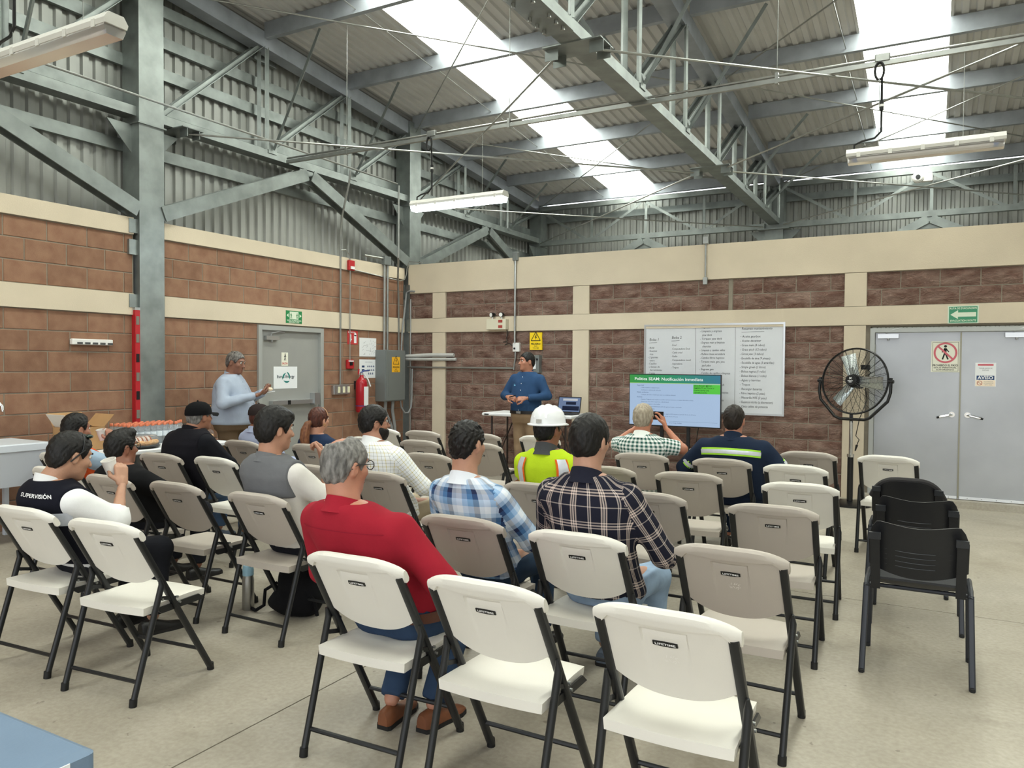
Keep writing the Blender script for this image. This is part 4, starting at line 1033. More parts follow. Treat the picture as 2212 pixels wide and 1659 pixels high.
t = thing('pull_station', 'small red fire alarm pull station above the extinguisher', 'alarm', (.0, -1.385, 1.56)); MB().rbx(0, .045, -1.455, -1.315, 1.5, 1.635, .01).build('housing', RED, t); MB().bx(.044, .052, -1.415, -1.355, 1.55, 1.6).build('handle', BLACK_PL, t); MB().bx(.045, .048, -1.44, -1.33, 1.605, 1.622).build('label_strip', PAPER, t)
t = thing('light_switch', 'steel box with three cream light switches beside the extinguisher', 'switch', (0, -1.59, 1.13)); MB().rbx(0, .055, -1.76, -1.42, 1.13, 1.27, .012).build('box', ALU, t)
for yy in (-1.655, -1.55, -1.45): MB().bx(.054, .062, yy - .02, yy + .02, 1.155, 1.245).build('rocker', M('switch_cream', '#e7e3c3', .4), t)
# extinguisher
t = thing('fire_extinguisher', 'red fire extinguisher with a white label hanging on the block wall', 'extinguisher', (.11, -1.23, .8))
MB().lathe([(.07, 0), (.085, .02), (.085, .42), (.075, .47), (.045, .5), (.03, .52), (.03, .55)], (.11, -1.23, .86), 24).build('cylinder', M('extinguisher_red', '#a81f2a', .25), t, True)
MB().bx(.19, .198, -1.27, -1.18, .96, 1.24).build('label', PAPER, t); MB().cyl((.11, -1.23, 1.4), (.11, -1.23, 1.44), .026, 12).build('valve', ALU, t)
MB().tube([(.11, -1.25, 1.44), (.13, -1.2, 1.47), (.14, -1.1, 1.475)], .012, 6).build('lever', M('lever_blue', '#2d3d7d', .4), t); MB().cyl((.11, -1.3, 1.42), (.11, -1.29, 1.5), .012, 8).build('gauge', RED, t)
MB().tube([(.13, -1.2, 1.43), (.16, -1.14, 1.34), (.18, -1.11, 1.24)], .011, 8).build('strap', PAPER, t); MB().lathe([(.0865, 0), (.0865, .012)], (.11, -1.23, .95), 24).build('band', M('band_blue', '#3a3f86', .5), t); MB().bx(0, .04, -1.27, -1.19, 1.2, 1.32).build('bracket', DARKM, t)
# electrical panel
PANEL = M('panel_grey', '#7b807f', .42, .25); t = thing('electrical_panel', 'tall grey electrical panel with a yellow warning label in the corner', 'panel', (.1, -.53, 1.0))
MB().rbx(.0, .195, -.78, -.28, 1.0, 1.79, .006).build('cabinet', PANEL, t); MB().rbx(.193, .206, -.765, -.295, 1.015, 1.775, .004).build('door', PANEL, t); MB().bx(.204, .209, -.71, -.36, 1.08, 1.68).build('door_panel', PANEL, t)
lab = volt('panel_warning', 'amber high voltage warning on the grey electrical panel', (.209, -.535, 1.565), .2, .235, LEFT, AMBER, 'PRECAUCION', ('ALTO', 'VOLTAJE'), .003)
for yy in (-.62, -.545): _cp = pipe('conduit', [(.05, yy, 1.78), (.05, yy, 3.12)], .019, 'thick vertical conduit rising from the electrical panel, one of a pair', CONDUIT, 'conduit', 'pair of conduits on the panel')
MB().rbx(.02, .09, -.66, -.5, 3.1, 3.24, .01).build('elbow_fitting', PANEL, _cp)
pipe('conduit', [(.05, -.58, 3.2), (.05, -1.1, 3.19)], .018, 'short horizontal conduit lying on the left bond beam')
pipe('conduit', [(.03, -1.3, 2.95), (.03, -.2, 2.9), (.04, -.1, 2.93), (.05, -.06, 3.02), (.07, -.07, 3.12), (.12, -.08, 3.22), (.35, -.04, 3.19)], .009, 'thin conduit rising from the strobe over the corner column')
GREYF = M('grey_flexible_conduit', '#8d8f8f', .5)
pipe('flexible_conduit', [(.06, -.2, 1.79), (.06, -.18, 2.1), (.05, -.12, 2.35), (.04, -.08, 2.5), (.05, -.06, 2.72), (.1, -.05, 2.75), (.2, -.04, 2.74)], .014, 'grey flexible conduit curving from the panel to the far wall', GREYF)
for yy, y2 in ((-.66, -.5), (-.48, -.42)): pipe('flexible_conduit', [(.11, yy, 1.0), (.1, yy, .85), (.1, y2, .6), (.1, y2 + .02, .4), (.08, yy + .1, .2), (.06, yy + .1, .02)], .026, 'thick grey flexible conduit dropping from the panel to the floor', GREYF, 'conduit', 'flexible conduits under the panel')
pipe('flexible_conduit', [(.15, -.34, 1.0), (.15, -.32, .9), (.16, -.24, .8), (.17, -.16, .8), (.18, -.1, .88), (.18, -.08, 1.0), (.18, -.07, 1.5)], .013, 'grey flexible conduit looping from the panel bottom to the corner', GREYF)
pipe('conduit', [(.12, -.035, 0.0), (.12, -.035, 2.62)], .01, 'thin vertical conduit on the edge of the far wall')
for z, x1, lab in ((1.7, .95, 'upper'), (1.655, .99, 'lower')): pipe('cable_sleeve', [(.1, -.12, z), (.5, -.07, z + (.02 if z > 1.68 else 0)), (x1, -.03, z + (.02 if z > 1.68 else 0))], .03 if z > 1.68 else .024, 'pale insulated pipe entering the far wall, %s of two' % lab, M('pipe_lagging', '#b9b9b6', .6, 0, .06, 9), 'pipe')
pipe('conduit', [(.08, -.06, 1.525), (2.0, -.02, 1.525)], .015, 'horizontal conduit along the far wall to the presenter')
_cp = pipe('conduit', [(2.04, -.05, 3.2), (2.04, -.05, 1.9)], .017, 'vertical conduit on the far wall down to the small switch box')
pipe('conduit', [(2.04, -.03, 1.78), (2.04, -.03, 1.68), (2.02, -.02, 1.6), (2.01, -.02, 1.5)], .014, 'short bent conduit below the small switch box')
MB().rbx(2.0, 2.085, -.075, .0, 3.12, 3.25, .01).build('elbow_fitting', PANEL, _cp)
t = thing('switch_box', 'small white switch box on the vertical conduit above the presenter', 'switch', (2.06, -.03, 1.77)); MB().rbx(2.005, 2.115, -.055, .0, 1.77, 1.905, .008).build('box', WHITE_PL, t); MB().cyl((2.04, -.055, 1.82), (2.04, -.07, 1.82), .014, 10).build('knob', BLACK_PL, t)
pipe('cable', [(1.9, -.05, 2.1), (1.93, -.06, 2.05), (1.9, -.05, 1.98), (1.91, -.05, 1.93), (1.84, -.05, 1.915), (1.93, -.06, 1.91), (1.87, -.05, 1.87), (1.95, -.06, 1.9), (2.0, -.05, 1.86)], .006, 'black cable tangled between the emergency lamp and the switch box', RUBBER, 'cable', n=6)
t = thing('emergency_lamp', 'cream emergency lamp box with two round heads on the far wall', 'lamp', (1.76, -.03, 2.1)); MB().rbx(1.59, 1.925, -.13, -.03, 2.1, 2.26, .008).build('box', M('lamp_box_cream', '#d9d3bd', .5), t)
for x, dx in ((1.67, -.04), (1.83, -.0)):
    MB().cyl((x, -.08, 2.255), (x, -.08, 2.3), .012, 8).build('neck', WHITE_PL, t); hd_ = MB().lathe([(.02, -.05), (.034, -.02), (.036, .03), (.03, .032)], (x, -.08, 2.325), 16, (dx * 8, -1, -.05)).build('lamp_head', BLACK_PL, t, True)
    MB().lathe([(.03, 0), (.03, .002)], np.array((x, -.08, 2.325)) + unit(V(dx * 8, -1, -.05)) * .032, 16, (dx * 8, -1, -.05)).build('lamp_lens', M('lamp_lens', '#f2f2ee', .1), hd_)
for z in (2.125, 2.205): MB().bx(1.80, 1.87, -.134, -.13, z, z + .04).build('red_label', M('label_dull_red', '#a5483f', .5), t)
t = thing('breaker_box', 'small grey breaker box on the far wall behind the presenter', 'panel', (2.36, -.03, 1.46)); MB().rbx(2.2, 2.47, -.1, .0, 1.46, 1.72, .008).build('box', PANEL, t); MB().bx(2.3, 2.42, -.104, -.1, 1.52, 1.66).build('label', PAPER, t); MB().cyl((2.44, -.1, 1.66), (2.44, -.115, 1.66), .014, 10).build('latch', BLACK_PL, t)
_cp = pipe('conduit', [(4.87, -.045, 2.7), (4.87, -.045, 3.2)], .012, 'short vertical conduit on the far beam above the whiteboard')
MB().rbx(4.84, 4.9, -.07, -.03, 2.64, 2.74, .01).build('elbow_fitting', CONDUIT, _cp); MB().rbx(4.835, 4.905, -.075, -.02, 3.17, 3.27, .01).build('elbow_fitting', CONDUIT, _cp)
t = thing('security_camera', 'white security camera on the far lattice girder', 'camera', (7.29, 4.6, 4.72)); MB().rbx(7.18, 7.44, 4.55, 4.63, 4.69, 4.84, .02).build('housing', WHITE_PL, t); MB().lathe([(.09, 0), (.088, .05), (.06, .08)], (7.22, 4.56, 4.765), 20, (0, -1, 0)).build('dome', WHITE_PL, t, True); MB().lathe([(.04, 0), (.035, .03)], (7.22, 4.49, 4.765), 16, (0, -1, 0)).build('lens', BLACK_PL, t, True)
# power strip, spirit level
t = thing('power_strip', 'white multi outlet strip mounted on the left block wall', 'outlet', (.0, -5.3, 1.74)); MB().rbx(0, .05, -5.52, -5.09, 1.745, 1.805, .01).build('body', WHITE_PL, t)
for k_ in range(5): MB().bx(.045, .053, -5.47 + k_ * .08, -5.415 + k_ * .08, 1.752, 1.772).build('socket', M('socket_dark', '#4a4b4d', .5), t)
t = thing('spirit_level', 'long red spirit level standing against the galvanised column', 'level', (.03, -4.82, .95)); MB().bx(.0, .06, -4.845, -4.79, .93, 2.13).build('rail', M('level_red', '#b3232b', .4), t); MB().bx(-.002, .062, -4.848, -4.787, 2.13, 2.16).build('end_cap', ALU, t)
for z in (1.02, 1.22, 1.42, 1.62, 1.83, 2.02): MB().bx(.058, .064, -4.836, -4.8, z - .045, z + .045).build('vial_window' if z in (1.22, 1.62, 1.83) else 'grip_slot', M('vial', '#7b7a70', .3) if z not in (1.22, 1.62) else BLACK_PL, t)

# ================================================================== tables and what stands on them
TBL = M('white_table_plastic', '#e2e3e4', .45); LEGM = M('table_leg_brown', '#3a302d', .45, .3)
def ftable(name, label, x0, x1, y0, y1, z, legs=True, mat=TBL, th=.045, alongx=True):
    t = thing(name, label, 'table', ((x0 + x1) / 2, (y0 + y1) / 2, 0)); MB().rbx(x0, x1, y0, y1, z - th, z, .018, 4).build('table_top', mat, t)
    ends = [(x0 + .12, x0 + .3), (x1 - .12, x1 - .3)] if alongx else None
    if alongx:
        for xe, xi in ends:
            for yy in (y0 + .09, y1 - .09): MB().cyl((xe, yy, 0), (xe, yy, z - th), .014, 8).build('leg', LEGM, t, True)
            MB().tube([(xe, y0 + .09, .18), (xe, y1 - .09, .18)], .01, 6).build('leg_crossbar', LEGM, t); MB().tube([(xe, (y0 + y1) / 2, .3), (xi + (xi - xe) * .4, (y0 + y1) / 2, z - th)], .009, 6).build('leg_brace', LEGM, t)
    else:
        for ye, yi in ((y0 + .12, y0 + .3), (y1 - .12, y1 - .3)):
            for xx in (x0 + .09, x1 - .09): MB().cyl((xx, ye, 0), (xx, ye, z - th), .014, 8).build('leg', LEGM, t, True)
            MB().tube([(x0 + .09, ye, .18), (x1 - .09, ye, .18)], .01, 6).build('leg_crossbar', LEGM, t); MB().tube([((x0 + x1) / 2, ye, .3), ((x0 + x1) / 2, yi + (yi - ye) * .4, z - th)], .009, 6).build('leg_brace', LEGM, t)
    return t
pt = ftable('presenter_table', 'white folding table behind the presenter against the far wall', 1.95, 3.33, -.85, -.22, .905)
MB().bx(2.0, 2.07, -.856, -.85, .876, .89).build('brand_plate', BLACK_PL, pt)
MB().obox((2.28, -.78, .56), (.008, 0, .01), (0, .006, 0), (.03, 0, .05)).build('leg_lock', BLACK_PL, pt)
t = thing('laptop', 'open laptop with a lit screen on the presenter table', 'laptop', (3.12, -.6, .905)); MB().rbx(2.95, 3.29, -.72, -.48, .905, .922, .005).build('base', BLACK_PL, t)
so2 = V(3.12, -.47, .925); su, sv = XV, unit(V(0, .25, 1)); MB().obox(so2 + sv * .11, su * .17, sv * .11, np.cross(su, sv) * .004).build('lid', BLACK_PL, t)
sn = -np.cross(su, sv); sn = sn if sn[1] < 0 else -sn
ls = MB(); flat(ls, box2(-.16, .16, .012, .21), so2 + sn * .0045, su, sv, sn, .0006); ls = ls.build('laptop_screen', screen_mat('laptop_blue', '#8fa6cf', .5), t)
b = MB(); flat(b, box2(-.1, .15, .03, .09), so2 + sn * .0045, su, sv, sn, .0012); flat(b, box2(-.05, .1, .11, .15), so2 + sn * .0045, su, sv, sn, .0012); b.build('window_dark', screen_mat('laptop_dark', '#2a3554', .4), ls)
b = MB(); flat(b, box2(-.1, .12, .165, .195), so2 + sn * .0045, su, sv, sn, .0012); b.build('window_light', screen_mat('laptop_light', '#e6ebf2', .6), ls)
ft = ftable('food_table', 'white folding table with water bottles and pastry trays along the left wall', .36, 1.12, -6.08, -4.5, .765, alongx=False)
# near blue-grey table corner
bt = ftable('blue_table', 'blue-grey plastic table with a white sticker on its rim', 4.6, 5.93, -10.1, -9.04, .745, mat=M('blue_grey_plastic', '#6c8199', .5, 0, .04, 6, .0004, 120), th=.062)
bl_ = MB().bx(5.928, 5.9315, -9.36, -9.10, .69, .735).build('sticker', PAPER, bt); bx_ = (V(0, 1, 0), ZV, XV)
b = MB(); put_text(b, 'LABORATORIO', V(5.9315, -9.155, .717), V(0, 1, 0), ZV, XV, .012, 'CENTER', .075, .0008, bold=.02); seg(b, (-9.19, .703), (-9.135, .703), .004, V(5.9315, 0, 0), V(0, 1, 0), ZV, XV); b.build('sticker_print', BLK, bl_)
b = MB(); flat(b, box2(-9.30, -9.25, .694, .731), V(5.9315, 0, 0), V(0, 1, 0), ZV, XV, .0008); b.build('sticker_logo', M('sticker_red', '#cf5a4e', .6), bl_)
# water bottles
PET = M('clear_pet', '#f4f8fb', .08, trans=.85, ior=1.15); OCAP = M('orange_cap', '#e2825f', .45); WLAB = M('bottle_label', '#dfe7ee', .5)
wb_ = thing('water_bottle', 'clear water bottle with an orange cap in the block on the food table', 'bottle', (.6, -5.2, .765), 0, 'water bottles on the food table')
MB().lathe([(.028, 0), (.031, .01), (.031, .06), (.029, .07), (.031, .08), (.031, .13), (.024, .16), (.013, .178), (.013, .185)], (.6, -5.2, .765), 14).build('body', PET, wb_, True); MB().lathe([(.015, .182), (.0155, .186), (.0155, .205), (.013, .208)], (.6, -5.2, .765), 14).build('cap', OCAP, wb_, True)
MB().lathe([(.0316, .075), (.0316, .125)], (.6, -5.2, .765), 14, close=False).build('label', WLAB, wb_, True)
_f = True
for i in range(5):
    for j in range(9):
        loc = (.45 + i * .066, -5.38 + j * .066, .765)
        if _f: wb_.location = loc; _f = False
        else: dup(wb_, loc, 0)
for k_, (x, y) in enumerate(((.62, -4.75), (.56, -4.68), (.5, -4.76))): dup(wb_, (x, y, .765), 0, 'small clear water bottle with an orange cap behind the right pastry tray')
# pastry trays
DOUGH = M('pastry', '#cf9a63', .7, 0, scale=30, col2='#e2b988', objvar=.12); TRAYB = M('black_tray', '#16161a', .3); CLID = M('clear_lid', '#ffffff', .05, trans=.94, ior=1.06)
def tray(x, y, label, seed):
    t = thing('pastry_tray', label, 'tray', (x, y, .765)); r6 = random.Random(seed)
    MB().lathe([(.16, 0), (.2, .012), (.205, .022), (.19, .022), (.15, .01)], (x, y, .765), 32).build('base', TRAYB, t, True)
    MB().lathe([(.193, .024), (.185, .1), (.165, .118), (.0, .12)], (x, y, .765), 32, close=False).build('lid', CLID, t, True)
    for i in range(9):
        a = -.9 + i * .28; px_, py_ = x + .12 * math.cos(a), y + .12 * math.sin(a) * 1.0
        cr = [(px_ + .035 * math.cos(q + a), py_ + .035 * math.sin(q + a), .765 + .045 + .01 * r6.random()) for q in np.linspace(-1.9, 1.9, 9)]
        tag(MB().tube(cr, [.008, .014, .019, .022, .023, .022, .019, .014, .008], 8).build('croissant', DOUGH, None, True), 'small golden croissant under the lid of the %s' % ('left pastry tray' if seed == 1 else 'right pastry tray'), 'pastry', 'croissants in the trays')
    for i in range(14):
        yy = y - .1 + i * .0125 * 1.1; ck = MB().lathe([(.038, -.005), (.041, 0), (.038, .005)], (x + .06, yy, .765 + .06), 16, (0, 1, .15)).build('cookie', M('cookie_cream_%d' % (i % 3), ('#e7d9cf', '#a9603e', '#efe6e0')[i % 3], .7), None, True)
        tag(ck, 'round wrapped cookie standing in the row of the %s' % ('left pastry tray' if seed == 1 else 'right pastry tray'), 'cookie', 'cookies in the trays')
    return t
tray(.9, -5.42, 'round black tray of cookies and croissants in front of the bottles', 1); tray(.88, -4.76, 'round black tray of croissants near the end of the food table', 2)
# carton
CARD = M('cardboard', '#b08a5f', .85, 0, .05, 8); t = thing('cardboard_box', 'open cardboard box with raised flaps on the food table', 'box', (.55, -5.82, .765)); b = MB()
for x0, x1, y0, y1 in ((.5, .504, -5.98, -5.66), (.78, .784, -5.98, -5.66), (.5, .784, -5.98, -5.976), (.5, .784, -5.664, -5.66)): b.bx(x0, x1, y0, y1, .765, .98)
b.bx(.5, .784, -5.98, -5.66, .765, .769); b.build('carton', CARD, t)
MB().obox((.46, -5.82, 1.04), (.045, 0, -.06), (0, .16, 0), (.002, 0, .0015)).build('flap', CARD, t); MB().obox((.64, -6.0, 1.04), (.14, 0, 0), (0, .04, -.06), (0, .0015, .001)).build('flap', M('flap_white', '#d9d3c8', .8), t); MB().obox((.64, -5.62, 1.03), (.14, 0, 0), (0, .05, .055), (0, .0015, -.001)).build('flap', CARD, t)
# laundry sink with its tap
SINKM = M('sink_plastic', '#d5dbe3', .4); t = thing('utility_sink', 'white plastic utility sink against the left block wall', 'sink', (.4, -6.55, 0))
b = MB(); x0, x1, y0, y1 = .08, .68, -6.95, -6.12
b.rbx(x0 - .02, x1 + .02, y0 - .02, y1 + .02, .80, .87, .015)
b.build('rim', SINKM, t); MB().add([(x0 + .04, y0 + .06, .5), (x1 - .06, y0 + .06, .5), (x1 - .06, y1 - .06, .5), (x0 + .04, y1 - .06, .5), (x0, y0, .82), (x1, y0, .82), (x1, y1, .82), (x0, y1, .82)], [(0, 3, 2, 1), (0, 1, 5, 4), (1, 2, 6, 5), (2, 3, 7, 6), (3, 0, 4, 7), (4, 5, 6, 7)]).build('tub', SINKM, t)
for xx in (x0 + .06, x1 - .08):
    for yy in (y0 + .08, y1 - .08): MB().bx(xx - .02, xx + .02, yy - .02, yy + .02, 0, .55).build('leg', SINKM, t)
t = thing('tap', 'chrome gooseneck tap standing on the white sink', 'tap', (.12, -6.46, .87)); MB().rbx(.08, .16, -6.53, -6.36, .87, .92, .01).build('body', ALU, t)
MB().tube([(.12, -6.5, .9), (.12, -6.5, 1.15)] + [(.12 + .09 - .09 * math.cos(a), -6.5 + .1 * (1 - math.cos(a)), 1.15 + .09 * math.sin(a)) for a in np.linspace(.2, math.pi - .3, 8)] + [(.3, -6.3, 1.13)], .014, 10).build('spout', CHROME, t, True); MB().cyl((.12, -6.39, .92), (.12, -6.39, .98), .018, 12).build('handle', ALU, t, True)
# bottle and backpack under the chair
t = thing('steel_bottle', 'brushed steel water bottle with a pale blue lid standing under a chair', 'bottle', (3.69, -6.6, 0)); bc = (3.69, -6.6, 0)
MB().lathe([(.034, 0), (.037, .006), (.037, .19), (.033, .215), (.033, .225)], bc, 24).build('body', M('brushed_steel', '#a9a8a4', .3, .9), t, True); MB().lathe([(.035, .222), (.035, .25), (.036, .255), (.03, .285), (.012, .29)], bc, 24).build('lid', M('lid_blue', '#8fb3c4', .45), t, True); MB().rbx(3.675, 3.72, -6.615, -6.585, .27, .3, .006).build('spout_flap', M('lid_blue_grey', '#5f7580', .45), t)
# ================================================================== people: smooth fields turned into meshes
def surfnet(f, lo, hi, h, relax=1):
    lo = np.asarray(lo, float); n = np.ceil((np.asarray(hi, float) - lo) / h).astype(int) + 1
    ax = [lo[i] + h * np.arange(n[i]) for i in range(3)]
    G = np.stack(np.meshgrid(*ax, indexing='ij'), -1).reshape(-1, 3)
    val = np.concatenate([f(G[i:i + 200000]) for i in range(0, len(G), 200000)]).reshape(n)
    val[0] = val[-1] = 1; val[:, 0] = val[:, -1] = 1; val[:, :, 0] = val[:, :, -1] = 1
    s = val < 0; c = n - 1
    cor = [(i, j, k) for i in (0, 1) for j in (0, 1) for k in (0, 1)]
    cnt = sum(s[i:i + c[0], j:j + c[1], k:k + c[2]].astype(int) for i, j, k in cor)
    mask = (cnt > 0) & (cnt < 8); idx = -np.ones(mask.shape, int); I = np.argwhere(mask); idx[mask] = np.arange(len(I))
    P = np.zeros((len(I), 3)); N = np.zeros(len(I))
    for a in cor:
        for d in range(3):
            if a[d]: continue
            b = list(a); b[d] = 1
            va = val[I[:, 0] + a[0], I[:, 1] + a[1], I[:, 2] + a[2]]; vb = val[I[:, 0] + b[0], I[:, 1] + b[1], I[:, 2] + b[2]]
            m = (va < 0) != (vb < 0); t = np.where(m, va / np.where(va == vb, 1, va - vb), 0); q = np.tile(np.array(a, float), (len(I), 1)); q[:, d] = t
            P[m] += q[m]; N[m] += 1
    P = (I + P / np.maximum(N, 1)[:, None]) * h + lo
    Q = []
    for d in range(3):
        o = [k for k in range(3) if k != d]; sl0 = [slice(None)] * 3; sl1 = [slice(None)] * 3; sl0[d] = slice(0, -1); sl1[d] = slice(1, None)
        A, B = s[tuple(sl0)], s[tuple(sl1)]; E = np.argwhere(A != B)
        E = E[(E[:, o[0]] > 0) & (E[:, o[1]] > 0) & (E[:, o[0]] < c[o[0]]) & (E[:, o[1]] < c[o[1]])]
        st = A[E[:, 0], E[:, 1], E[:, 2]]; qs = []
        for da, db in ((-1, -1), (0, -1), (0, 0), (-1, 0)):
            e = E.copy(); e[:, o[0]] += da; e[:, o[1]] += db; qs.append(idx[e[:, 0], e[:, 1], e[:, 2]])
        qs = np.stack(qs, 1); fl = st if d != 1 else ~st
        qs[~fl] = qs[~fl][:, ::-1]; Q.append(qs)
    Q = np.concatenate(Q)
    for _ in range(relax):
        S = np.zeros_like(P); C = np.zeros(len(P))
        for a in range(4):
            i, j = Q[:, a], Q[:, (a + 1) % 4]; np.add.at(S, i, P[j]); np.add.at(C, i, 1); np.add.at(S, j, P[i]); np.add.at(C, j, 1)
        P = .45 * P + .55 * S / np.maximum(C, 1)[:, None]
    return P, Q
def smin(a, b, k): h = np.clip(.5 + .5 * (b - a) / k, 0, 1); return b * (1 - h) + a * h - k * h * (1 - h)
def np_mesh(name, P, Q, uv=None):
    me = bpy.data.meshes.new(name); me.vertices.add(len(P)); me.vertices.foreach_set('co', P.astype(np.float32).ravel())
    me.loops.add(Q.size); me.loops.foreach_set('vertex_index', Q.astype(np.int32).ravel()); me.polygons.add(len(Q)); me.polygons.foreach_set('loop_start', np.arange(0, Q.size, 4, dtype=np.int32))
    try: me.polygons.foreach_set('loop_total', np.full(len(Q), 4, dtype=np.int32))
    except Exception: pass
    me.polygons.foreach_set('use_smooth', np.ones(len(Q), bool))
    if uv is not None: l = me.uv_layers.new(name='cloth'); l.data.foreach_set('uv', uv.astype(np.float32).ravel())
    me.update(); me.validate(); return me
def capf(p, a, b, ra, rb):
    a, b = np.asarray(a, float), np.asarray(b, float); d = b - a; L2 = d @ d + 1e-12; t = np.clip((p - a) @ d / L2, 0, 1)
    return np.linalg.norm(p - a - t[:, None] * d, axis=1) - (ra + (rb - ra) * t)
def ellf(p, c, r):
    r = np.asarray(r, float); q = (p - np.asarray(c, float)); k0 = np.linalg.norm(q / r, axis=1); k1 = np.linalg.norm(q / (r * r), axis=1) + 1e-9; return k0 * (k0 - 1) / k1
def wrink(p, amp, sd=0., k=26.):
    x, y, z = p[:, 0], p[:, 1], p[:, 2]
    return amp * (np.sin(k * (.55 * x + .35 * y + .8 * z) + 3 * np.sin(9 * x + sd) + sd) * .5 + np.sin(k * 1.3 * (.8 * z - .5 * x + .2 * y) + 2.5 * np.sin(7 * z + 5 * y + sd * 2)) * .5 + .6 * np.sin(13 * z + 8 * x + sd))
class Torso:
    def __init__(s, z0, z1, x0, x1, y0, y1, g=1., dg=1., hunch=.03, belly=0., sh=1.):
        s.f = np.array([0, .1, .28, .46, .64, .78, .87, .93, .975, 1.0]); L = z1 - z0
        s.z = z0 + L * s.f; e = s.f ** 1.3
        s.x = x0 + (x1 - x0) * e
        s.w = np.array([.165, .185, .178, .172, .182, .190 * sh, .172 * sh, .14 * sh, .108, .088]) * (1 + (g - 1) * np.array([1, 1, 1, 1, 1, 1, .95, .8, .5, .4]))
        s.d = np.array([.12, .135, .13, .122, .122, .118, .1, .085, .068, .058]) * dg + belly * np.array([.5, .8, 1, .8, .35, .1, 0, 0, 0, 0])
        s.y = y0 + (y1 - y0) * e - hunch * np.sin(math.pi * s.f) + belly * .75 * np.array([.5, .8, 1, .8, .35, .1, 0, 0, 0, 0])
        if z0 < .6:      # seated: stay in front of the leaning chair back
            lim = -.24 + (.84 - s.z) * .571 + .05 + s.d; m = s.z < .86; s.y = np.where(m, np.maximum(s.y, lim), s.y)
    def at(s, z): return np.interp(z, s.z, s.x), np.interp(z, s.z, s.y), np.interp(z, s.z, s.w), np.interp(z, s.z, s.d)
    def sdf(s, p, off=0., z0=None, z1=None):
        x, y, w, d = s.at(p[:, 2]); w = w + off; d = d + off
        e = (np.abs((p[:, 0] - x) / w) ** 2.3 + np.abs((p[:, 1] - y) / d) ** 2.3) ** (1 / 2.3); D = (e - 1) * np.minimum(w, d)
        a = s.z[0] if z0 is None else z0; b = s.z[-1] if z1 is None else z1
        return np.maximum(D, np.maximum(a - p[:, 2], p[:, 2] - b))
    def surf(s, th, z, off):
        x, y, w, d = s.at(z); c, q = np.cos(th), np.sin(th); w, d = w + off, d + off
        e = 2 / 2.3
        return np.stack([x + w * np.sign(q) * np.abs(q) ** e, y - d * np.sign(c) * np.abs(c) ** e, z + 0 * th], -1)   # th = 0 is the middle of the back
    def uv(s, p): x, y, w, d = s.at(p[:, 2]); return np.stack([np.arctan2((p[:, 0] - x) / (w / .16), -(p[:, 1] - y) / (d / .16)) * .165, p[:, 2]], 1)
class Limb:
    # chain of joints with radii; flat ends where asked
    def __init__(s, pts, r, out): s.p = [np.asarray(q, float) for q in pts]; s.r = r; s.o = np.asarray(out, float)
    def sdf(s, p, off=0., cut=None):
        D = None
        for i in range(len(s.p) - 1):
            if cut is not None and i > cut[0]: break
            a, b = s.p[i], s.p[i + 1]; rb = s.r[i + 1]
            if cut is not None and i == cut[0]:
                u = unit(b - a); q = a + cut[1] * (b - a); rb = s.r[i] + (s.r[i + 1] - s.r[i]) * cut[1]; d = np.maximum(capf(p, a, q + u * .04, s.r[i] + off, rb + off), (p - q) @ u)
            else: d = capf(p, a, b, s.r[i] + off, rb + off)
            D = d if D is None else smin(D, d, .025)
        return D
    def uv(s, p):
        best = None; out = np.zeros((len(p), 2)); acc = 0
        for i in range(len(s.p) - 1):
            a, b = s.p[i], s.p[i + 1]; L = np.linalg.norm(b - a); u = (b - a) / L; t = (p - a) @ u; tc = np.clip(t, 0, L); dist = np.linalg.norm(p - a - tc[:, None] * u, axis=1)
            o = unit(s.o - u * (s.o @ u)); w = np.cross(u, o); q = p - a - t[:, None] * u; th = np.arctan2(q @ w, q @ o); U = np.stack([th * .065, -(acc + t)], 1)
            if best is None: best = dist; out = U
            else: m = dist < best; out[m] = U[m]; best = np.minimum(best, dist)
            acc += L
        return out
def cloth_mesh(name, prims, f, lo, hi, h):
    P, Q = surfnet(f, lo, hi, h, 1); C = P[Q].mean(1)
    D = np.stack([q.sdf(C) for q in prims], 1); lab = D.argmin(1); uv = np.zeros((len(Q), 4, 2))
    for k, q in enumerate(prims):
        m = lab == k
        if not m.any(): continue
        V4 = P[Q[m]].reshape(-1, 3); U = q.uv(V4).reshape(-1, 4, 2); per = 2 * math.pi * (.165 if isinstance(q, Torso) else .065); U0 = U[:, :1, 0]
        U[:, :, 0] -= np.round((U[:, :, 0] - U0) / per) * per; uv[m] = U
    return np_mesh(name, P, Q, uv.reshape(-1, 2))
def frame_from(d, n):
    d = unit(np.asarray(d, float)); n = np.asarray(n, float); n = unit(n - d * (n @ d)); return d, n, np.cross(d, n)
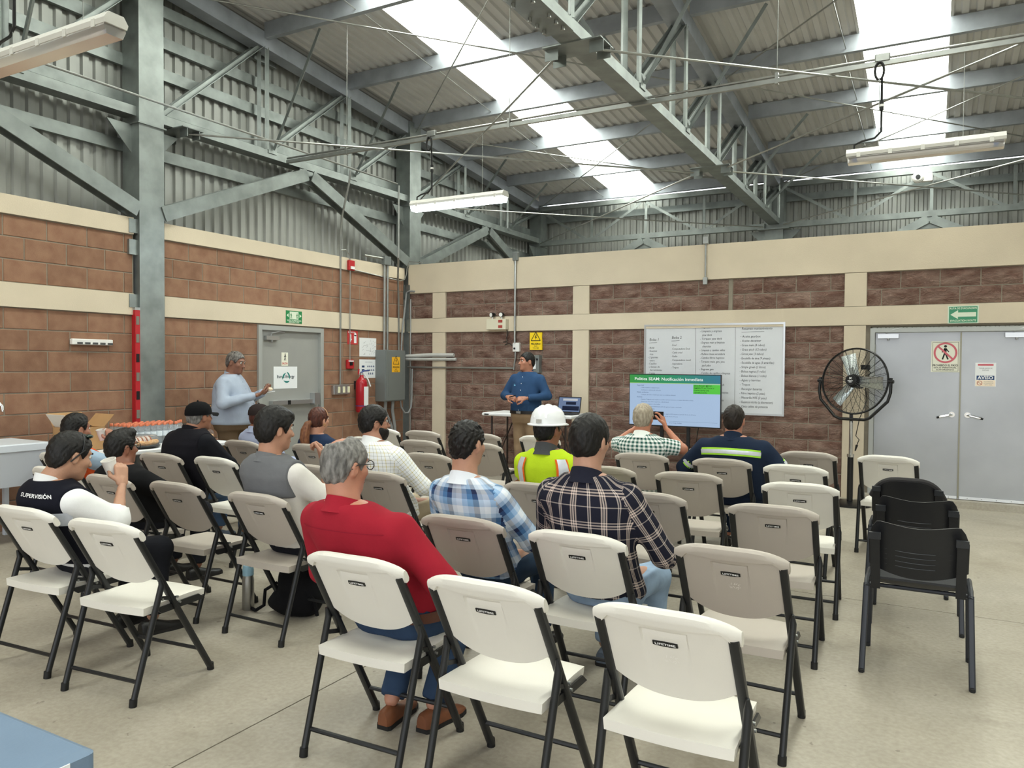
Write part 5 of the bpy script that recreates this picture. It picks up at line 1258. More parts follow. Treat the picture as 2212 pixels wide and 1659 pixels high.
def hand_parts(Wp, d, n, side, curl=.8, thumb=.5, s=1.):
    # Wp wrist, d towards the knuckles, n out of the palm, side = +1/-1: thumb lies on +/- cross(d, n)
    d, n, b = frame_from(d, n); b = b * side; Wp = np.asarray(Wp, float); C = []
    for q in (-.026, -.009, .009, .025): C.append((Wp + b * q * .7 * s, Wp + d * .085 * s + b * q * s, .014 * s, .0125 * s))
    C.append((Wp - d * .03, Wp + d * .02, .021 * s, .02 * s))
    for i, (q, L) in enumerate(((.027, .072), (.0095, .08), (-.009, .075), (-.026, .058))):
        a = Wp + d * .086 * s + b * q * s; ang = 0.; L *= s; r = .0095 * s
        for k_, fr in enumerate((.45, .31, .24)):
            ang += curl * (.75 if k_ == 0 else 1.0) * (1 + .06 * i); e = a + (d * math.cos(ang) + n * math.sin(ang)) * L * fr; C.append((a, e, r, r * .92)); a = e; r *= .92
    a = Wp + d * .02 * s + b * .026 * s; dr = unit(d * .62 + b * .62 + n * .5 * thumb); e = a + dr * .042 * s; C.append((a, e, .0135 * s, .0115 * s)); dr2 = unit(d * .85 + b * (.35 - .5 * thumb) + n * .55 * thumb); C.append((e, e + dr2 * .035 * s, .011 * s, .0095 * s)); C.append((e + dr2 * .035 * s, e + dr2 * .058 * s, .0095 * s, .0085 * s))
    return C
def rotmat(yaw, pitch, roll=0.):
    return np.array(Matrix.Rotation(yaw, 3, 'Z') @ Matrix.Rotation(pitch, 3, 'X') @ Matrix.Rotation(roll, 3, 'Y'))
SKINS = {}
def skin(hexc):
    if hexc not in SKINS:
        SKINS[hexc] = M('skin_' + hexc[1:], hexc, .5, 0, .06, 18, .0006, 120); b = SKINS[hexc].node_tree.nodes['Principled BSDF']; b.inputs['Subsurface Weight'].default_value = .12; b.inputs['Subsurface Radius'].default_value = (.012, .005, .003)
    return SKINS[hexc]
def hairmat(n, c, c2): return M('hair_' + n, c, .5, 0, scale=55, col2=c2, bump=.004, bscale=85, stretch=(1, 1, .35), spec=.35)
def fabric(n, c, var=.05, bump=.0022, sc=22): return M('fabric_' + n, c, .92, 0, var, 9, bump, sc, spec=.2)
def plaid(name, pu, su, pv, sv, f=.5):
    m = M(name, '#888888', .92, 0, 0, 9, .0022, 22, spec=.2); nt = m.node_tree; N, Lk = nt.nodes, nt.links
    uvn = N.new('ShaderNodeUVMap'); uvn.uv_map = 'cloth'; sp = N.new('ShaderNodeSeparateXYZ'); Lk.new(uvn.outputs[0], sp.inputs[0]); outs = []
    for ch, per, st in ((0, pu, su), (1, pv, sv)):
        d = N.new('ShaderNodeMath'); d.operation = 'DIVIDE'; Lk.new(sp.outputs[ch], d.inputs[0]); d.inputs[1].default_value = per
        fr = N.new('ShaderNodeMath'); fr.operation = 'FRACT'; Lk.new(d.outputs[0], fr.inputs[0])
        rp = N.new('ShaderNodeValToRGB'); rp.color_ramp.interpolation = 'CONSTANT'; e = rp.color_ramp.elements
        e[0].position = 0; e[0].color = (*lin(st[0][1]), 1); e[1].position = st[1][0]; e[1].color = (*lin(st[1][1]), 1)
        for p_, c_ in st[2:]: e.new(p_).color = (*lin(c_), 1)
        Lk.new(fr.outputs[0], rp.inputs[0]); outs.append(rp.outputs[0])
    mx = N.new('ShaderNodeMixRGB'); mx.inputs[0].default_value = f; Lk.new(outs[0], mx.inputs[1]); Lk.new(outs[1], mx.inputs[2]); Lk.new(mx.outputs[0], N['Principled BSDF'].inputs['Base Color']); return m
EYEW = M('eye_white', '#d9d4cc', .3); EYED = M('eye_dark', '#1d1512', .25); LIPM = M('lip', '#8f5548', .5)

def person(label, loc, rz=0., stand=False, neck=(0, -.1, 1.03), head=(0, -.06, 1.16), hyaw=0., hpit=0., hs=1., g=1., dg=1., belly=0., hunch=.03, sh=1.,
           skinc='#a8765c', arms=None, hands=(), shirt=None, sleeve=(1, .92), hem=None, trousers=None, legs=None, shoes=None, hair=None, hairline='short', cap=None,
           vest=None, collar=None, extras=None, top_uv=None, neckr=.063, ears=True, sd=0., group=None):
    t = thing('person', label, 'person', (loc[0], loc[1], 0), rz, group); o0 = (0, 0, 0)
    SK = skin(skinc)
    zs = .84 if stand else .445; yp = 0. if stand else .1; xp = 0.
    T = Torso(zs, neck[2], xp, neck[0], yp, neck[1], g, dg, hunch, belly, sh)
    zsh = neck[2] - .108; xs_, ys_, ws_, ds_ = T.at(np.array(zsh)); sx = (.16 + .175 * (g - 1)) * sh + .012
    A = {}
    for s_, nm in ((1, 'r'), (-1, 'l')):
        S = V(float(xs_) + s_ * sx, float(ys_) + .005, zsh - .005)
        if arms and nm in arms: E, Wp = arms[nm]
        elif stand: E, Wp = (float(xs_) + s_ * (sx + .05), float(ys_) + .02, zsh - .29), (float(xs_) + s_ * (sx + .03), float(ys_) + .1, zsh - .52)
        else: E, Wp = (float(xs_) + s_ * (sx + .055), float(ys_) + .11, zsh - .255), (float(xs_) * .3 + s_ * .1, float(ys_) + .37, .6)
        A[nm] = Limb([S, E, Wp], [.058 * (.6 + .4 * g), .046 * (.6 + .4 * g), .029], (s_, .2, 0))
    Lg = {}
    for s_, nm in ((1, 'r'), (-1, 'l')):
        if legs and nm in legs: K, An = legs[nm]
        elif stand: K, An = (s_ * .1, .02, .47), (s_ * .11, -.01, .09)
        else: K, An = (s_ * .13, .50, .49), (s_ * .13, .46, .1)
        H_ = (s_ * .09, yp + (.01 if stand else .03), .86 if stand else .525)
        Lg[nm] = Limb([H_, K, An], [.092 * (.5 + .5 * g), .064, .046], (s_, 0, 0))
    lo = np.min([l.p for l in list(A.values()) + list(Lg.values())], axis=(0, 1)) - .14; hi = np.max([l.p for l in list(A.values()) + list(Lg.values())], axis=(0, 1)) + .14; hi[2] = max(hi[2], neck[2] + .05)
    lo[2] = max(lo[2], .0)
    bx_lo = np.minimum(lo, [neck[0] - .3, -.25, .02]); bx_hi = np.maximum(hi, [neck[0] + .3, .3, neck[2] + .05])
    # -- body: one skin surface under the clothes, with head and hands
    def fb(p):
        D = T.sdf(p, -.012)
        for l in A.values(): D = smin(D, l.sdf(p, -.006), .03)
        for l in Lg.values(): D = smin(D, l.sdf(p, -.01), .03)
        return D
    P1, Q1 = surfnet(fb, bx_lo, bx_hi, .02, 1)
    RH = rotmat(hyaw, hpit); hc = np.asarray(head, float); nb = np.asarray(neck, float) + V(0, .0, -.02)
    def tohead(p): return (p - hc) @ RH / hs
    def fh(p):
        q = tohead(p)
        D = ellf(q, (0, -.012, .03), (.075, .094, .086)); D = smin(D, ellf(q, (0, .022, -.045), (.06, .068, .068)), .03); D = smin(D, ellf(q, (0, .06, -.092), (.03, .028, .022)), .025)
        D = smin(D, ellf(q, (0, .07, .034), (.05, .02, .012)), .015)
        for s_ in (-1, 1):
            D = smin(D, ellf(q, (s_ * .042, .052, -.018), (.022, .028, .022)), .02)
            D = -smin(-D, ellf(q, (s_ * .031, .094, .014), (.017, .016, .011)), .012)
            if ears:
                e = ellf(q, (s_ * .079, -.012, -.006), (.010, .019, .031)); e = -smin(-e, ellf(q, (s_ * .09, -.008, -.004), (.008, .011, .02)), .004); D = smin(D, e, .008)
        D = smin(D, capf(q, (0, .082, .012), (0, .104, -.024), .008, .013), .012); D = smin(D, ellf(q, (0, .098, -.028), (.019, .012, .009)), .008)
        D = smin(D, ellf(q, (0, .083, -.058), (.024, .010, .006)), .006); D = smin(D, ellf(q, (0, .08, -.069), (.02, .011, .006)), .006)
        D = -smin(-D, ellf(q, (0, .095, -.0635), (.022, .008, .0018)), .003)
        Dn = capf(p, nb, hc + RH @ V(0, -.025, -.045) * hs, neckr * 1.08, neckr * .98)
        return smin(D * hs, Dn, .03)
    r_ = .16 * hs; P2, Q2 = surfnet(fh, np.minimum(hc - r_, nb - .08), np.maximum(hc + r_, nb + .08), .0068, 1)
    Ps, Qs = [P1, P2], [Q1, Q2 + len(P1)]; n_ = len(P1) + len(P2)
    for h_ in hands:
        C = hand_parts(*h_); pts = np.array([c[k] for c in C for k in (0, 1)])
        def fhand(p):
            D = None
            for c in C: d = capf(p, *c); D = d if D is None else smin(D, d, .005)
            return D
        P3, Q3 = surfnet(fhand, pts.min(0) - .022, pts.max(0) + .022, .0052, 1); Ps.append(P3); Qs.append(Q3 + n_); n_ += len(P3)
    link('body', np_mesh('body', np.concatenate(Ps), np.concatenate(Qs)), SK, t)
    # -- face details
    for s_ in (-1, 1):
        e = MB().ball((0, 0, 0), .0105, 12, 8).mesh('eye', smooth=True); e.materials.append(EYEW); eo = link('eye', e, None, t); eo.location = tuple(hc + RH @ V(s_ * .031, .0775, .014) * hs)
        ir = MB(); c_ = V(*(RH @ V(s_ * .0, .0045, 0))); ir.ball(c_, .0075, 10, 6); irm = ir.mesh('iris', smooth=True); irm.materials.append(EYED); io = link('iris', irm, None, eo)
        bw = MB(); pts = [hc + RH @ V(s_ * xx, .092 - .9 * abs(xx - .015) ** 1.3, zz) * hs for xx, zz in ((.013, .031), (.024, .036), (.036, .036), (.048, .03))]; bw.tube(pts, [.003, .0045, .004, .002], 6); bw.build('eyebrow', hair or EYED, t, True, off=o0)
    lp = MB(); lp.tube([hc + RH @ V(xx, .0915 - 8 * xx * xx, -.0635) * hs for xx in (-.022, -.012, 0, .012, .022)], [.001, .0032, .0036, .0032, .001], 6); lp.build('lips', LIPM, t, True, off=o0)
    # -- hair
    if hair:
        HL = {'short': ([-.14, -.07, -.045, -.02, .005, .03, .055, .075, .12], [-.075, -.075, -.03, .028, .025, -.005, .05, .07, .085]),
              'full': ([-.14, -.07, -.045, -.02, .005, .03, .055, .08, .12], [-.09, -.09, -.06, .02, .02, -.02, .035, .055, .07]),
              'reced': ([-.14, -.07, -.045, -.02, .005, .03, .045, .06, .12], [-.08, -.08, -.04, .025, .022, -.01, .07, .1, .2]),
              'long': ([-.14, -.06, -.03, -.01, .02, .05, .07, .12], [-.1, -.1, -.08, -.03, -.02, .02, .06, .085])}[hairline.split('+')[0]]
        thick = .011 + (.012 if 'thick' in hairline else 0) + (.004 if 'mid' in hairline else 0)
        def fhair(p):
            q = tohead(p); w_ = .0016 * (np.sin(230 * q[:, 0] + 60 * np.sin(14 * q[:, 2]) + 40 * q[:, 1]) + np.sin(190 * q[:, 1] + 90 * q[:, 0] + 3 * np.sin(70 * q[:, 2])))
            D = ellf(q, (0, -.012, .03), (.075 + thick * .75, .094 + thick, .086 + thick * 1.2)); D = smin(D, ellf(q, (0, -.03, -.025), (.066 + thick * .5, .07 + thick * .6, .065)), .03)
            if 'quiff' in hairline: D = smin(D, ellf(q, (0, .045, .105), (.062, .05, .03)), .03)
            if 'tuft' in hairline: D = smin(D, ellf(q, (.0, .06, .09), (.055, .035, .022)), .025)
            if 'bald' in hairline: D = np.maximum(D, -ellf(q, (-.018, -.055, .125), (.05, .06, .05)))
            if 'spike' in hairline: w_ = w_ * 2.2
            return (np.maximum(D + w_, np.interp(q[:, 1], HL[0], HL[1]) - q[:, 2])) * hs
        P4, Q4 = surfnet(fhair, hc - .17 * hs, hc + .17 * hs, .0068, 1); link('hair', np_mesh('hair', P4, Q4), hair, t)
    # -- clothes
    zh = hem if hem is not None else zs + .03
    if shirt:
        prims = [T] + list(A.values())
        def fs(p):
            D = T.sdf(p, .006 + wrink(p, .0022, sd), zh, neck[2] - .012)
            for l in A.values(): D = smin(D, l.sdf(p, .010 + wrink(p, .0038, sd + 1, 34), sleeve), .035)
            return D
        me = cloth_mesh('shirt', prims, fs, np.minimum(bx_lo, [bx_lo[0], bx_lo[1], zh - .03]) * [1, 1, 1], bx_hi, .0125); link('shirt', me, shirt, t)
    if vest:
        vm, vz0, vz1 = vest
        def fv_(p):
            D = T.sdf(p, .020 + wrink(p, .0016, sd), vz0, min(vz1, neck[2] - .006))
            for l in A.values(): D = smin(D, capf(p, l.p[0], l.p[0] * .8 + l.p[1] * .2, l.r[0] + .022, l.r[0] + .020), .03)
            return np.maximum(np.maximum(D, vz0 - p[:, 2]), np.abs(p[:, 0] - np.interp(p[:, 2], T.z, T.x)) - (sx + .012))
        P5, Q5 = surfnet(fv_, [neck[0] - .34, -.32, vz0 - .03], [neck[0] + .34, .36, neck[2] + .03], .0115, 1); link('vest', np_mesh('vest', P5, Q5), vm, t)
    if trousers:
        top = zh + .03 if (hem is not None) else zs + .07
        def fp(p):
            D = T.sdf(p, .0 if hem is not None else -.008, zs - .02, top)
            for l in Lg.values(): D = smin(D, l.sdf(p, .010 + wrink(p, .003, sd + 2, 30), (1, .97)), .04)
            return D
        P6, Q6 = surfnet(fp, [bx_lo[0], -.25, .02], [bx_hi[0], bx_hi[1], top + .05], .0165, 1); link('trousers', np_mesh('trousers', P6, Q6), trousers, t)
    if shoes:
        for nm, l in Lg.items():
            a = l.p[2]; yaw_ = .12 * (1 if nm == 'r' else -1)
            b = MB(); P_ = []
            for v_, w_, h_ in ((-.075, .025, .075), (-.06, .036, .085), (-.01, .036, .09), (.04, .038, .07), (.09, .045, .05), (.14, .046, .042), (.18, .034, .034), (.195, .012, .024)):
                row = []
                for k_ in range(9):
                    q = math.pi * k_ / 8; row.append((a[0] + w_ * math.cos(q) + yaw_ * v_, a[1] + v_, .018 + max(0, h_ - .018) * math.sin(q) ** .7))
                P_.append(row)
            b.grid(P_); b.f.append(tuple(range(9)));
            so_ = b.build('shoe', shoes, t, True, off=o0); sl = MB(); out = [(P_[i][0][0] + .003, P_[i][0][1]) for i in range(8)] + [(P_[i][8][0] - .003, P_[i][8][1]) for i in reversed(range(8))]
            sl.prism(out, (0, 0, 0), XV, YV, (0, 0, .019)); sl.build('sole', M('dark_sole', '#1c1a19', .7), so_, off=o0)
    if collar:
        cm, hgt = collar; hgt *= 1.0; b = MB(); P_ = []; cn = V(neck[0], neck[1], neck[2])
        for k_ in range(29):
            a = 2 * math.pi * k_ / 28; c_, s2 = math.cos(a), math.sin(a); dr = V(s2 * (neckr + .012), -c_ * (neckr + .014), -.008 - .016 * (1 - c_))
            up = V(s2 * -.002, -c_ * .0, hgt * (.7 + .3 * c_)); P_.append([cn + dr * V(1.28, 1.3, 1) + V(0, 0, -.03), cn + dr * V(1.1, 1.1, 1) + V(0, 0, -.006), cn + dr + up * .75, cn + dr * V(.97, .97, 1) + up, cn + dr * V(.9, .9, 1) + up * .9, cn + dr * V(.9, .9, 1) + V(0, 0, -.03)])
        b.grid(P_, True); b.build('collar', cm, t, True, off=o0)
    class PX: pass
    q = PX(); q.t = t; q.T = T; q.A = A; q.L = Lg; q.hc = hc; q.RH = RH; q.hs = hs; q.o0 = o0; q.zh = zh; q.neck = np.asarray(neck, float)
    def hp(*a): return hc + RH @ V(*a) * hs
    q.hp = hp
    def wband(name, mat, z0, z1, off=.02, th0=-math.pi, th1=math.pi, nz=3, slope=0., n=48):
        th = np.linspace(th0, th1, n); P_ = [[T.surf(np.array(a), np.array(z + slope * (1 - math.cos(a)) / 2), off) for z in np.linspace(z0, z1, nz)] for a in th]; b = MB(); b.grid(P_); return b.build(name, mat, t, True, off=o0)
    q.band = wband
    def btext(name, txt, mat, z, size, off=.024, width=None, th=0.):
        vs, fs_ = text_mesh(txt, 1.0, 'CENTER', 0, 1, .02); sx_ = width / (vs[:, 0].max() - vs[:, 0].min()) if width else size; b = MB()
        b.add([T.surf(np.array(th + v[0] * sx_ / .17), np.array(z + v[1] * size), off) for v in vs], fs_); return b.build(name, mat, t, off=o0)
    q.btext = btext
    def glasses(mat=BLACK_PL, up=0.):
        for s_ in (-1, 1):
            MB().tube([hp(s_ * (.033 + .024 * math.cos(a)), .1, .012 + .019 * math.sin(a) + up) for a in np.linspace(0, 2 * math.pi, 15)[:-1]], .0022, 5, closed=True).build('glasses_rim', mat, t, True, off=o0)
            MB().tube([hp(s_ * .057, .098, .018 + up), hp(s_ * .08, .05, .018 + up), hp(s_ * .084, -.01, .012 + up), hp(s_ * .082, -.03, -.006 + up)], .0024, 5).build('glasses_temple', mat, t, True, off=o0)
        MB().tube([hp(-.01, .102, .016 + up), hp(.01, .102, .016 + up)], .0022, 5).build('glasses_bridge', mat, t, True, off=o0)
    q.glasses = glasses
    return q
# ------------------------------------------------------------------ the people in the photograph
BLACKH = hairmat('black', '#0c0b0b', '#1d1a18'); DARKH = hairmat('dark', '#17120f', '#2a211c'); GREYH = hairmat('grey', '#4c4a48', '#8d8a86'); BLONDG = hairmat('sandy_grey', '#857a6a', '#b5aa98'); REDH = hairmat('auburn', '#3a2019', '#5b3226'); SALT = hairmat('salt', '#2b2725', '#8a8580')
JEAN = fabric('jeans', '#33455f', .15); JEANL = fabric('light_jeans', '#8ba0b8', .15); KHAKI = fabric('khaki', '#8a745c', .06); DKTR = fabric('dark_trousers', '#1b1c22', .1); BROWNSH = M('brown_leather', '#7a4a30', .45, 0, .15, 14); BLACKSH = M('black_leather', '#161515', .4); CANVAS = fabric('canvas_shoe', '#5b6470', .1)
def seat(i): return (CHAIR_POS[i][0], CHAIR_POS[i][1])
CIDX = {c[4]: i for i, c in enumerate(CHAIRS)}
def ch(key):
    for l, i in CIDX.items():
        if key in l: return i
def on(key, dx=0., dy=0.): x, y, _ = CHAIR_POS[ch(key)]; return (x + dx, y + dy)
# 1 red shirt
RS = fabric('red_shirt', '#98202f', .06, .003, 16)
p = person('heavy man with thinning grey hair in a dark red shirt, seen from behind', on('under the man in the red shirt', -.05), .0, neck=(-.10, -.08, 1.02), head=(-.11, -.06, 1.15), hyaw=-.22, hpit=-.12, hs=1.0, g=1.27, dg=1.14, hunch=.0, belly=.05, skinc='#b9836c', shirt=RS, hem=.535, trousers=JEAN, shoes=BROWNSH, hair=GREYH, hairline='full+bald', collar=(RS, .035), arms={'r': ((.31, .03, .70), (.24, .28, .6))}, legs={'r': ((.16, .42, .49), (.14, .22, .1)), 'l': ((-.1, .44, .49), (-.04, .16, .1))}, sd=1)
p.band('belt', M('brown_belt', '#5a3527', .5), .505, .55, .014)
for a in (-.9, 0., .9): p.band('belt_loop', JEAN, .495, .56, .019, a - .035, a + .035, n=4)
p.glasses(M('thin_glasses', '#3b3a3a', .3))
# yoke seam of the shirt
p.band('yoke_seam', fabric('red_seam', '#86192a'), .905, .909, .0125, -1.1, 1.1, slope=-.02)
# 2 blue plaid
BP = plaid('blue_plaid', .125, [(0, '#dfe5ee'), (.22, '#9fbbdc'), (.42, '#5d8cbb'), (.62, '#2c3454'), (.82, '#c4cfdd')], .14, [(0, '#e3e8ef'), (.25, '#8fb2d6'), (.5, '#3d5f8e'), (.68, '#2b3150'), (.84, '#b7c7da')])
p = person('man with short black hair in a blue and white plaid shirt, seen from behind', on('blue plaid shirt', -.02), 0, neck=(-.05, -.06, 1.02), head=(-.05, -.03, 1.165), hyaw=-.1, hpit=-.05, g=1.0, skinc='#b78a72', shirt=BP, sleeve=(1, .3), trousers=fabric('dark_jeans', '#28384c', .12), shoes=BLACKSH, hair=BLACKH, hairline='short+spike', collar=(BP, .035), arms={'r': ((.25, .1, .68), (.1, .33, .62))}, sd=2)
# 3 dark plaid
DP = plaid('dark_plaid', .11, [(0, '#20212e'), (.3, '#cfc2bb'), (.34, '#20212e'), (.37, '#d8c9bf'), (.41, '#20212e'), (.72, '#d9c6bb'), (.77, '#2a2a36'), (.80, '#e0cfc4'), (.85, '#2a2a36'), (.88, '#d9c6bb'), (.93, '#20212e')], .15, [(0, '#20212e'), (.28, '#b9aea8'), (.31, '#20212e'), (.62, '#d6c4ba'), (.66, '#2a2a36'), (.7, '#dac8bd'), (.75, '#2a2a36'), (.79, '#c9b9b0'), (.83, '#20212e')])
p = person('man with thick black hair in a dark navy plaid shirt, seen from behind', on('under the man in the dark plaid shirt', 0), -.03, neck=(.0, -.07, 1.09), head=(.0, -.04, 1.225), hyaw=-.15, hpit=-.08, g=1.12, skinc='#b98d77', shirt=DP, sleeve=(1, .75), trousers=JEANL, shoes=CANVAS, hair=BLACKH, hairline='full+mid', collar=(DP, .04), arms={'r': ((.31, .12, .70), (.2, .36, .63)), 'l': ((-.3, .1, .7), (-.14, .35, .62))}, sd=3)
# 4 hard hat and high visibility vest
LIME = fabric('lime_mesh', '#bfdc2a', .05, .0012, 160); OR = fabric('orange_trim', '#e8692a'); REFL = M('reflective_tape', '#d9dde4', .35, .3, .06, 30)
p = person('person in a white hard hat and lime safety vest, seen from behind', on('under the person in the hard hat'), 0, neck=(.0, -.06, 1.05), head=(.0, -.04, 1.16), hyaw=-.2, hs=.98, g=1.02, skinc='#8f5f48', shirt=LIME, sleeve=(0, .35), trousers=DKTR, shoes=BLACKSH, hair=BLACKH, hairline='full', collar=(fabric('grey_collar', '#4b4c4e'), .05), sd=4)
for s_ in (-1, 1):
    p.band('reflective_stripe', REFL, .52, .985, .020, s_ * .8 - .2, s_ * .8 + .2, nz=14, n=8); p.band('orange_edge', OR, .52, .985, .0195, s_ * .8 + s_ * -.28, s_ * .8 + s_ * -.19, nz=14, n=4); p.band('orange_edge', OR, .52, .985, .0195, s_ * .8 + s_ * .19, s_ * .8 + s_ * .28, nz=14, n=4)
HAT = M('hard_hat_white', '#e9eaec', .22); hcx = p.hc + V(0, -.005, .045); prof = [(.135, -.012), (.137, -.006), (.118, .0), (.114, .03), (.105, .062), (.085, .09), (.055, .107), (.0, .114)]
b = MB(); n = 36
vs = []
for r_, h_ in prof:
    for j in range(n):
        a = 2 * math.pi * j / n; fr = max(0, math.sin(a)); brim = 1 + (.22 * fr ** 2 if h_ < 0 else 0); vs.append(hcx + V(r_ * math.cos(a) * .95, (r_ * 1.1 * math.sin(a)) * brim, h_ - (.01 * fr if h_ < 0 else 0)))
fs_ = [(i * n + j, i * n + (j + 1) % n, (i + 1) * n + (j + 1) % n, (i + 1) * n + j) for i in range(len(prof) - 1) for j in range(n)]; b.add(vs, fs_); hat = b.build('hard_hat', HAT, p.t, True, off=p.o0)
for dx, rr in ((0, .011), (-.04, .007), (.04, .007)): MB().tube([hcx + V(dx, -.118 * math.cos(a), .112 * math.sin(a) - .1 * abs(dx)) for a in np.linspace(.35, 2.8, 12)], rr, 8).build('hat_ridge', HAT, hat, True, off=p.o0)
MB().obox(hcx + V(0, -.132, .018), (.018, 0, 0), (0, .002, 0), (0, .001, .012)).build('hat_sticker', M('sticker_silver', '#b5b3ac', .3, .5), hat, off=p.o0)
# 5 green gingham, photographing the slide
GG = plaid('green_gingham', .032, [(0, '#eef2ee'), (.5, '#2f6a5c')], .032, [(0, '#eef2ee'), (.5, '#2b4f4c')])
p = person('grey haired man in a green gingham shirt raising a phone, seen from behind', on('under the man in the green gingham shirt', -.04), 0, neck=(.0, -.05, 1.0), head=(.0, -.02, 1.12), hyaw=-.05, hs=1.0, g=1.1, dg=1.05, skinc='#b5795f', shirt=GG, sleeve=(0, .78), trousers=JEAN, shoes=BROWNSH, hair=BLONDG, hairline='full+mid', collar=(GG, .035), arms={'r': ((.33, .06, .86), (.13, .2, 1.03)), 'l': ((-.3, .06, .87), (-.13, .2, 1.03))},
           hands=(((.12, .21, 1.045), (-.35, .25, .75), (-.8, .1, -.1), 1, .45, .6), ((-.12, .21, 1.045), (.35, .25, .75), (.8, .1, -.1), -1, .45, .6)), sd=5)
ph = thing('phone', 'dark phone held up by the man in the gingham shirt', 'phone', (p.t.location.x, p.t.location.y + .22, 1.1)); MB().obox((p.t.location.x + .02, p.t.location.y + .24, 1.13), (.075, 0, 0), (0, .005, 0), (0, 0, .037)).build('case', BLACK_PL, ph); MB().cyl((p.t.location.x + .08, p.t.location.y + .246, 1.15), (p.t.location.x + .08, p.t.location.y + .25, 1.15), .008, 10).build('lens', DARKM, ph)
# 6 navy coverall
NV = fabric('navy_coverall', '#1f2a3e', .08, .003, 16)
p = person('broad man in a navy coverall with reflective bands, seen from behind', on('under the man in the navy coverall', .04), 0, neck=(.02, -.04, 1.02), head=(.02, -.02, 1.135), hs=1.02, g=1.38, dg=1.15, hunch=.03, skinc='#b27c66', shirt=NV, sleeve=(1, .9), hem=.47, trousers=NV, shoes=BLACKSH, hair=SALT if False else DARKH, hairline='short', collar=(NV, .045), arms={'r': ((.42, .1, .7), (.2, .36, .62)), 'l': ((-.42, .08, .7), (-.2, .36, .62))}, sd=6)
LIMET = M('lime_tape', '#a9e53a', .5)
p.band('lime_band', LIMET, .862, .922, .0165, -1.02, 1.02, slope=-.06); p.band('reflective_band', REFL, .876, .908, .0185, -1.0, 1.0, slope=-.06)
for nm in ('l', 'r'):
    l = p.A[nm]; a = l.p[0] * .35 + l.p[1] * .65; u = unit(l.p[1] - l.p[0]); MB().cyl(a - u * .03, a + u * .03, .0705, 20, .0685).build('sleeve_band', LIMET, p.t, True, off=p.o0); MB().cyl(a - u * .016, a + u * .016, .0725, 20, .0715).build('sleeve_reflector', REFL, p.t, True, off=p.o0)
# 7 bearded man
YC = plaid('yellow_check', .048, [(0, '#eef0f2'), (.42, '#5d615e'), (.47, '#eef0f2'), (.86, '#c6b23e'), (.95, '#eef0f2')], .048, [(0, '#eef0f2'), (.4, '#4f5456'), (.45, '#eef0f2'), (.85, '#b9a93f'), (.94, '#eef0f2')])
p = person('bearded man with glasses in a white and yellow check shirt, seen from behind', on('bearded man in the check shirt', -.12), -.05, neck=(-.04, -.05, 1.04), head=(-.06, -.01, 1.15), hyaw=-.55, hs=1.02, g=1.1, dg=1.1, skinc='#a3745e', shirt=YC, sleeve=(1, .85), trousers=fabric('beige_trousers', '#a89a84'), shoes=BROWNSH, hair=BLACKH, hairline='full+mid', collar=(YC, .04), arms={'r': ((.28, .12, .7), (.2, .36, .62))}, sd=7)
p.glasses()
def beard(p, mat, thick=.012, low=-.13):
    def fbd(q3):
        q = (q3 - p.hc) @ p.RH / p.hs; D = ellf(q, (0, .026, -.062), (.06 + thick, .066 + thick, .07 + thick)); D = np.maximum(D, q[:, 2] - np.interp(q[:, 1], [-.03, .02, .05, .08, .12], [.0, -.015, -.035, -.045, -.045])); D = np.maximum(D, -.012 - q[:, 1]); D = np.maximum(D, -ellf(q, (0, .1, -.062), (.024, .03, .008))); return D * p.hs
    P_, Q_ = surfnet(fbd, p.hc - .16, p.hc + .16, .0068, 1); link('beard', np_mesh('beard', P_, Q_), mat, p.t)
beard(p, BLACKH)
# 8 grey vest over white shirt
WS = fabric('white_shirt', '#dcd8d2', .03, .004, 14); GV = fabric('grey_vest', '#6c6d70', .05)
p = person('young man with black hair in a grey vest over a white shirt, seen from behind', on('backpack and the steel bottle', -.03), 0, neck=(.0, -.08, 1.05), head=(.02, -.05, 1.185), hyaw=-.35, hpit=-.1, hs=1.03, g=1.04, skinc='#b98a72', shirt=WS, sleeve=(1, .35), trousers=DKTR, shoes=BLACKSH, hair=BLACKH, hairline='full+thick+tuft', vest=(GV, .80, 2.0), collar=(GV, .025), arms={'r': ((.28, .12, .76), (.14, .22, .98)), 'l': ((-.27, .1, .75), (-.1, .3, .62))}, hands=(((.135, .22, .985), (-.35, .1, .8), (-.5, -.6, .2), 1, 1.0, .7),), sd=8)
# 9 woman with ponytail
NVB = fabric('navy_blouse', '#22304a', .06)
p = person('woman with an auburn ponytail in a navy blouse, seen in profile', on('woman with the ponytail', -.08), 0, neck=(.0, -.06, .93), head=(.02, -.03, 1.045), hyaw=-.1, hs=.95, g=.98, sh=.95, skinc='#c39078', shirt=NVB, sleeve=(0, .9), trousers=DKTR, shoes=BLACKSH, hair=REDH, hairline='long+mid', collar=None, sd=9)
pts = [p.hp(0, -.1, -.01), p.hp(0, -.145, -.03), p.hp(-.0, -.175, -.09), p.hp(.0, -.185, -.17), p.hp(.0, -.17, -.25), p.hp(0, -.16, -.31)]
MB().tube(pts, [.02, .032, .042, .046, .038, .012], 12).build('ponytail', hairmat('ponytail', '#5a3320', '#8a5c40'), p.t, True, off=p.o0); MB().tube([p.hp(.02 * math.cos(a), -.112, -.018 + .02 * math.sin(a)) for a in np.linspace(0, 6.28, 13)[:-1]], .008, 6, closed=True).build('hair_tie', BLACK_PL, p.t, True, off=p.o0)
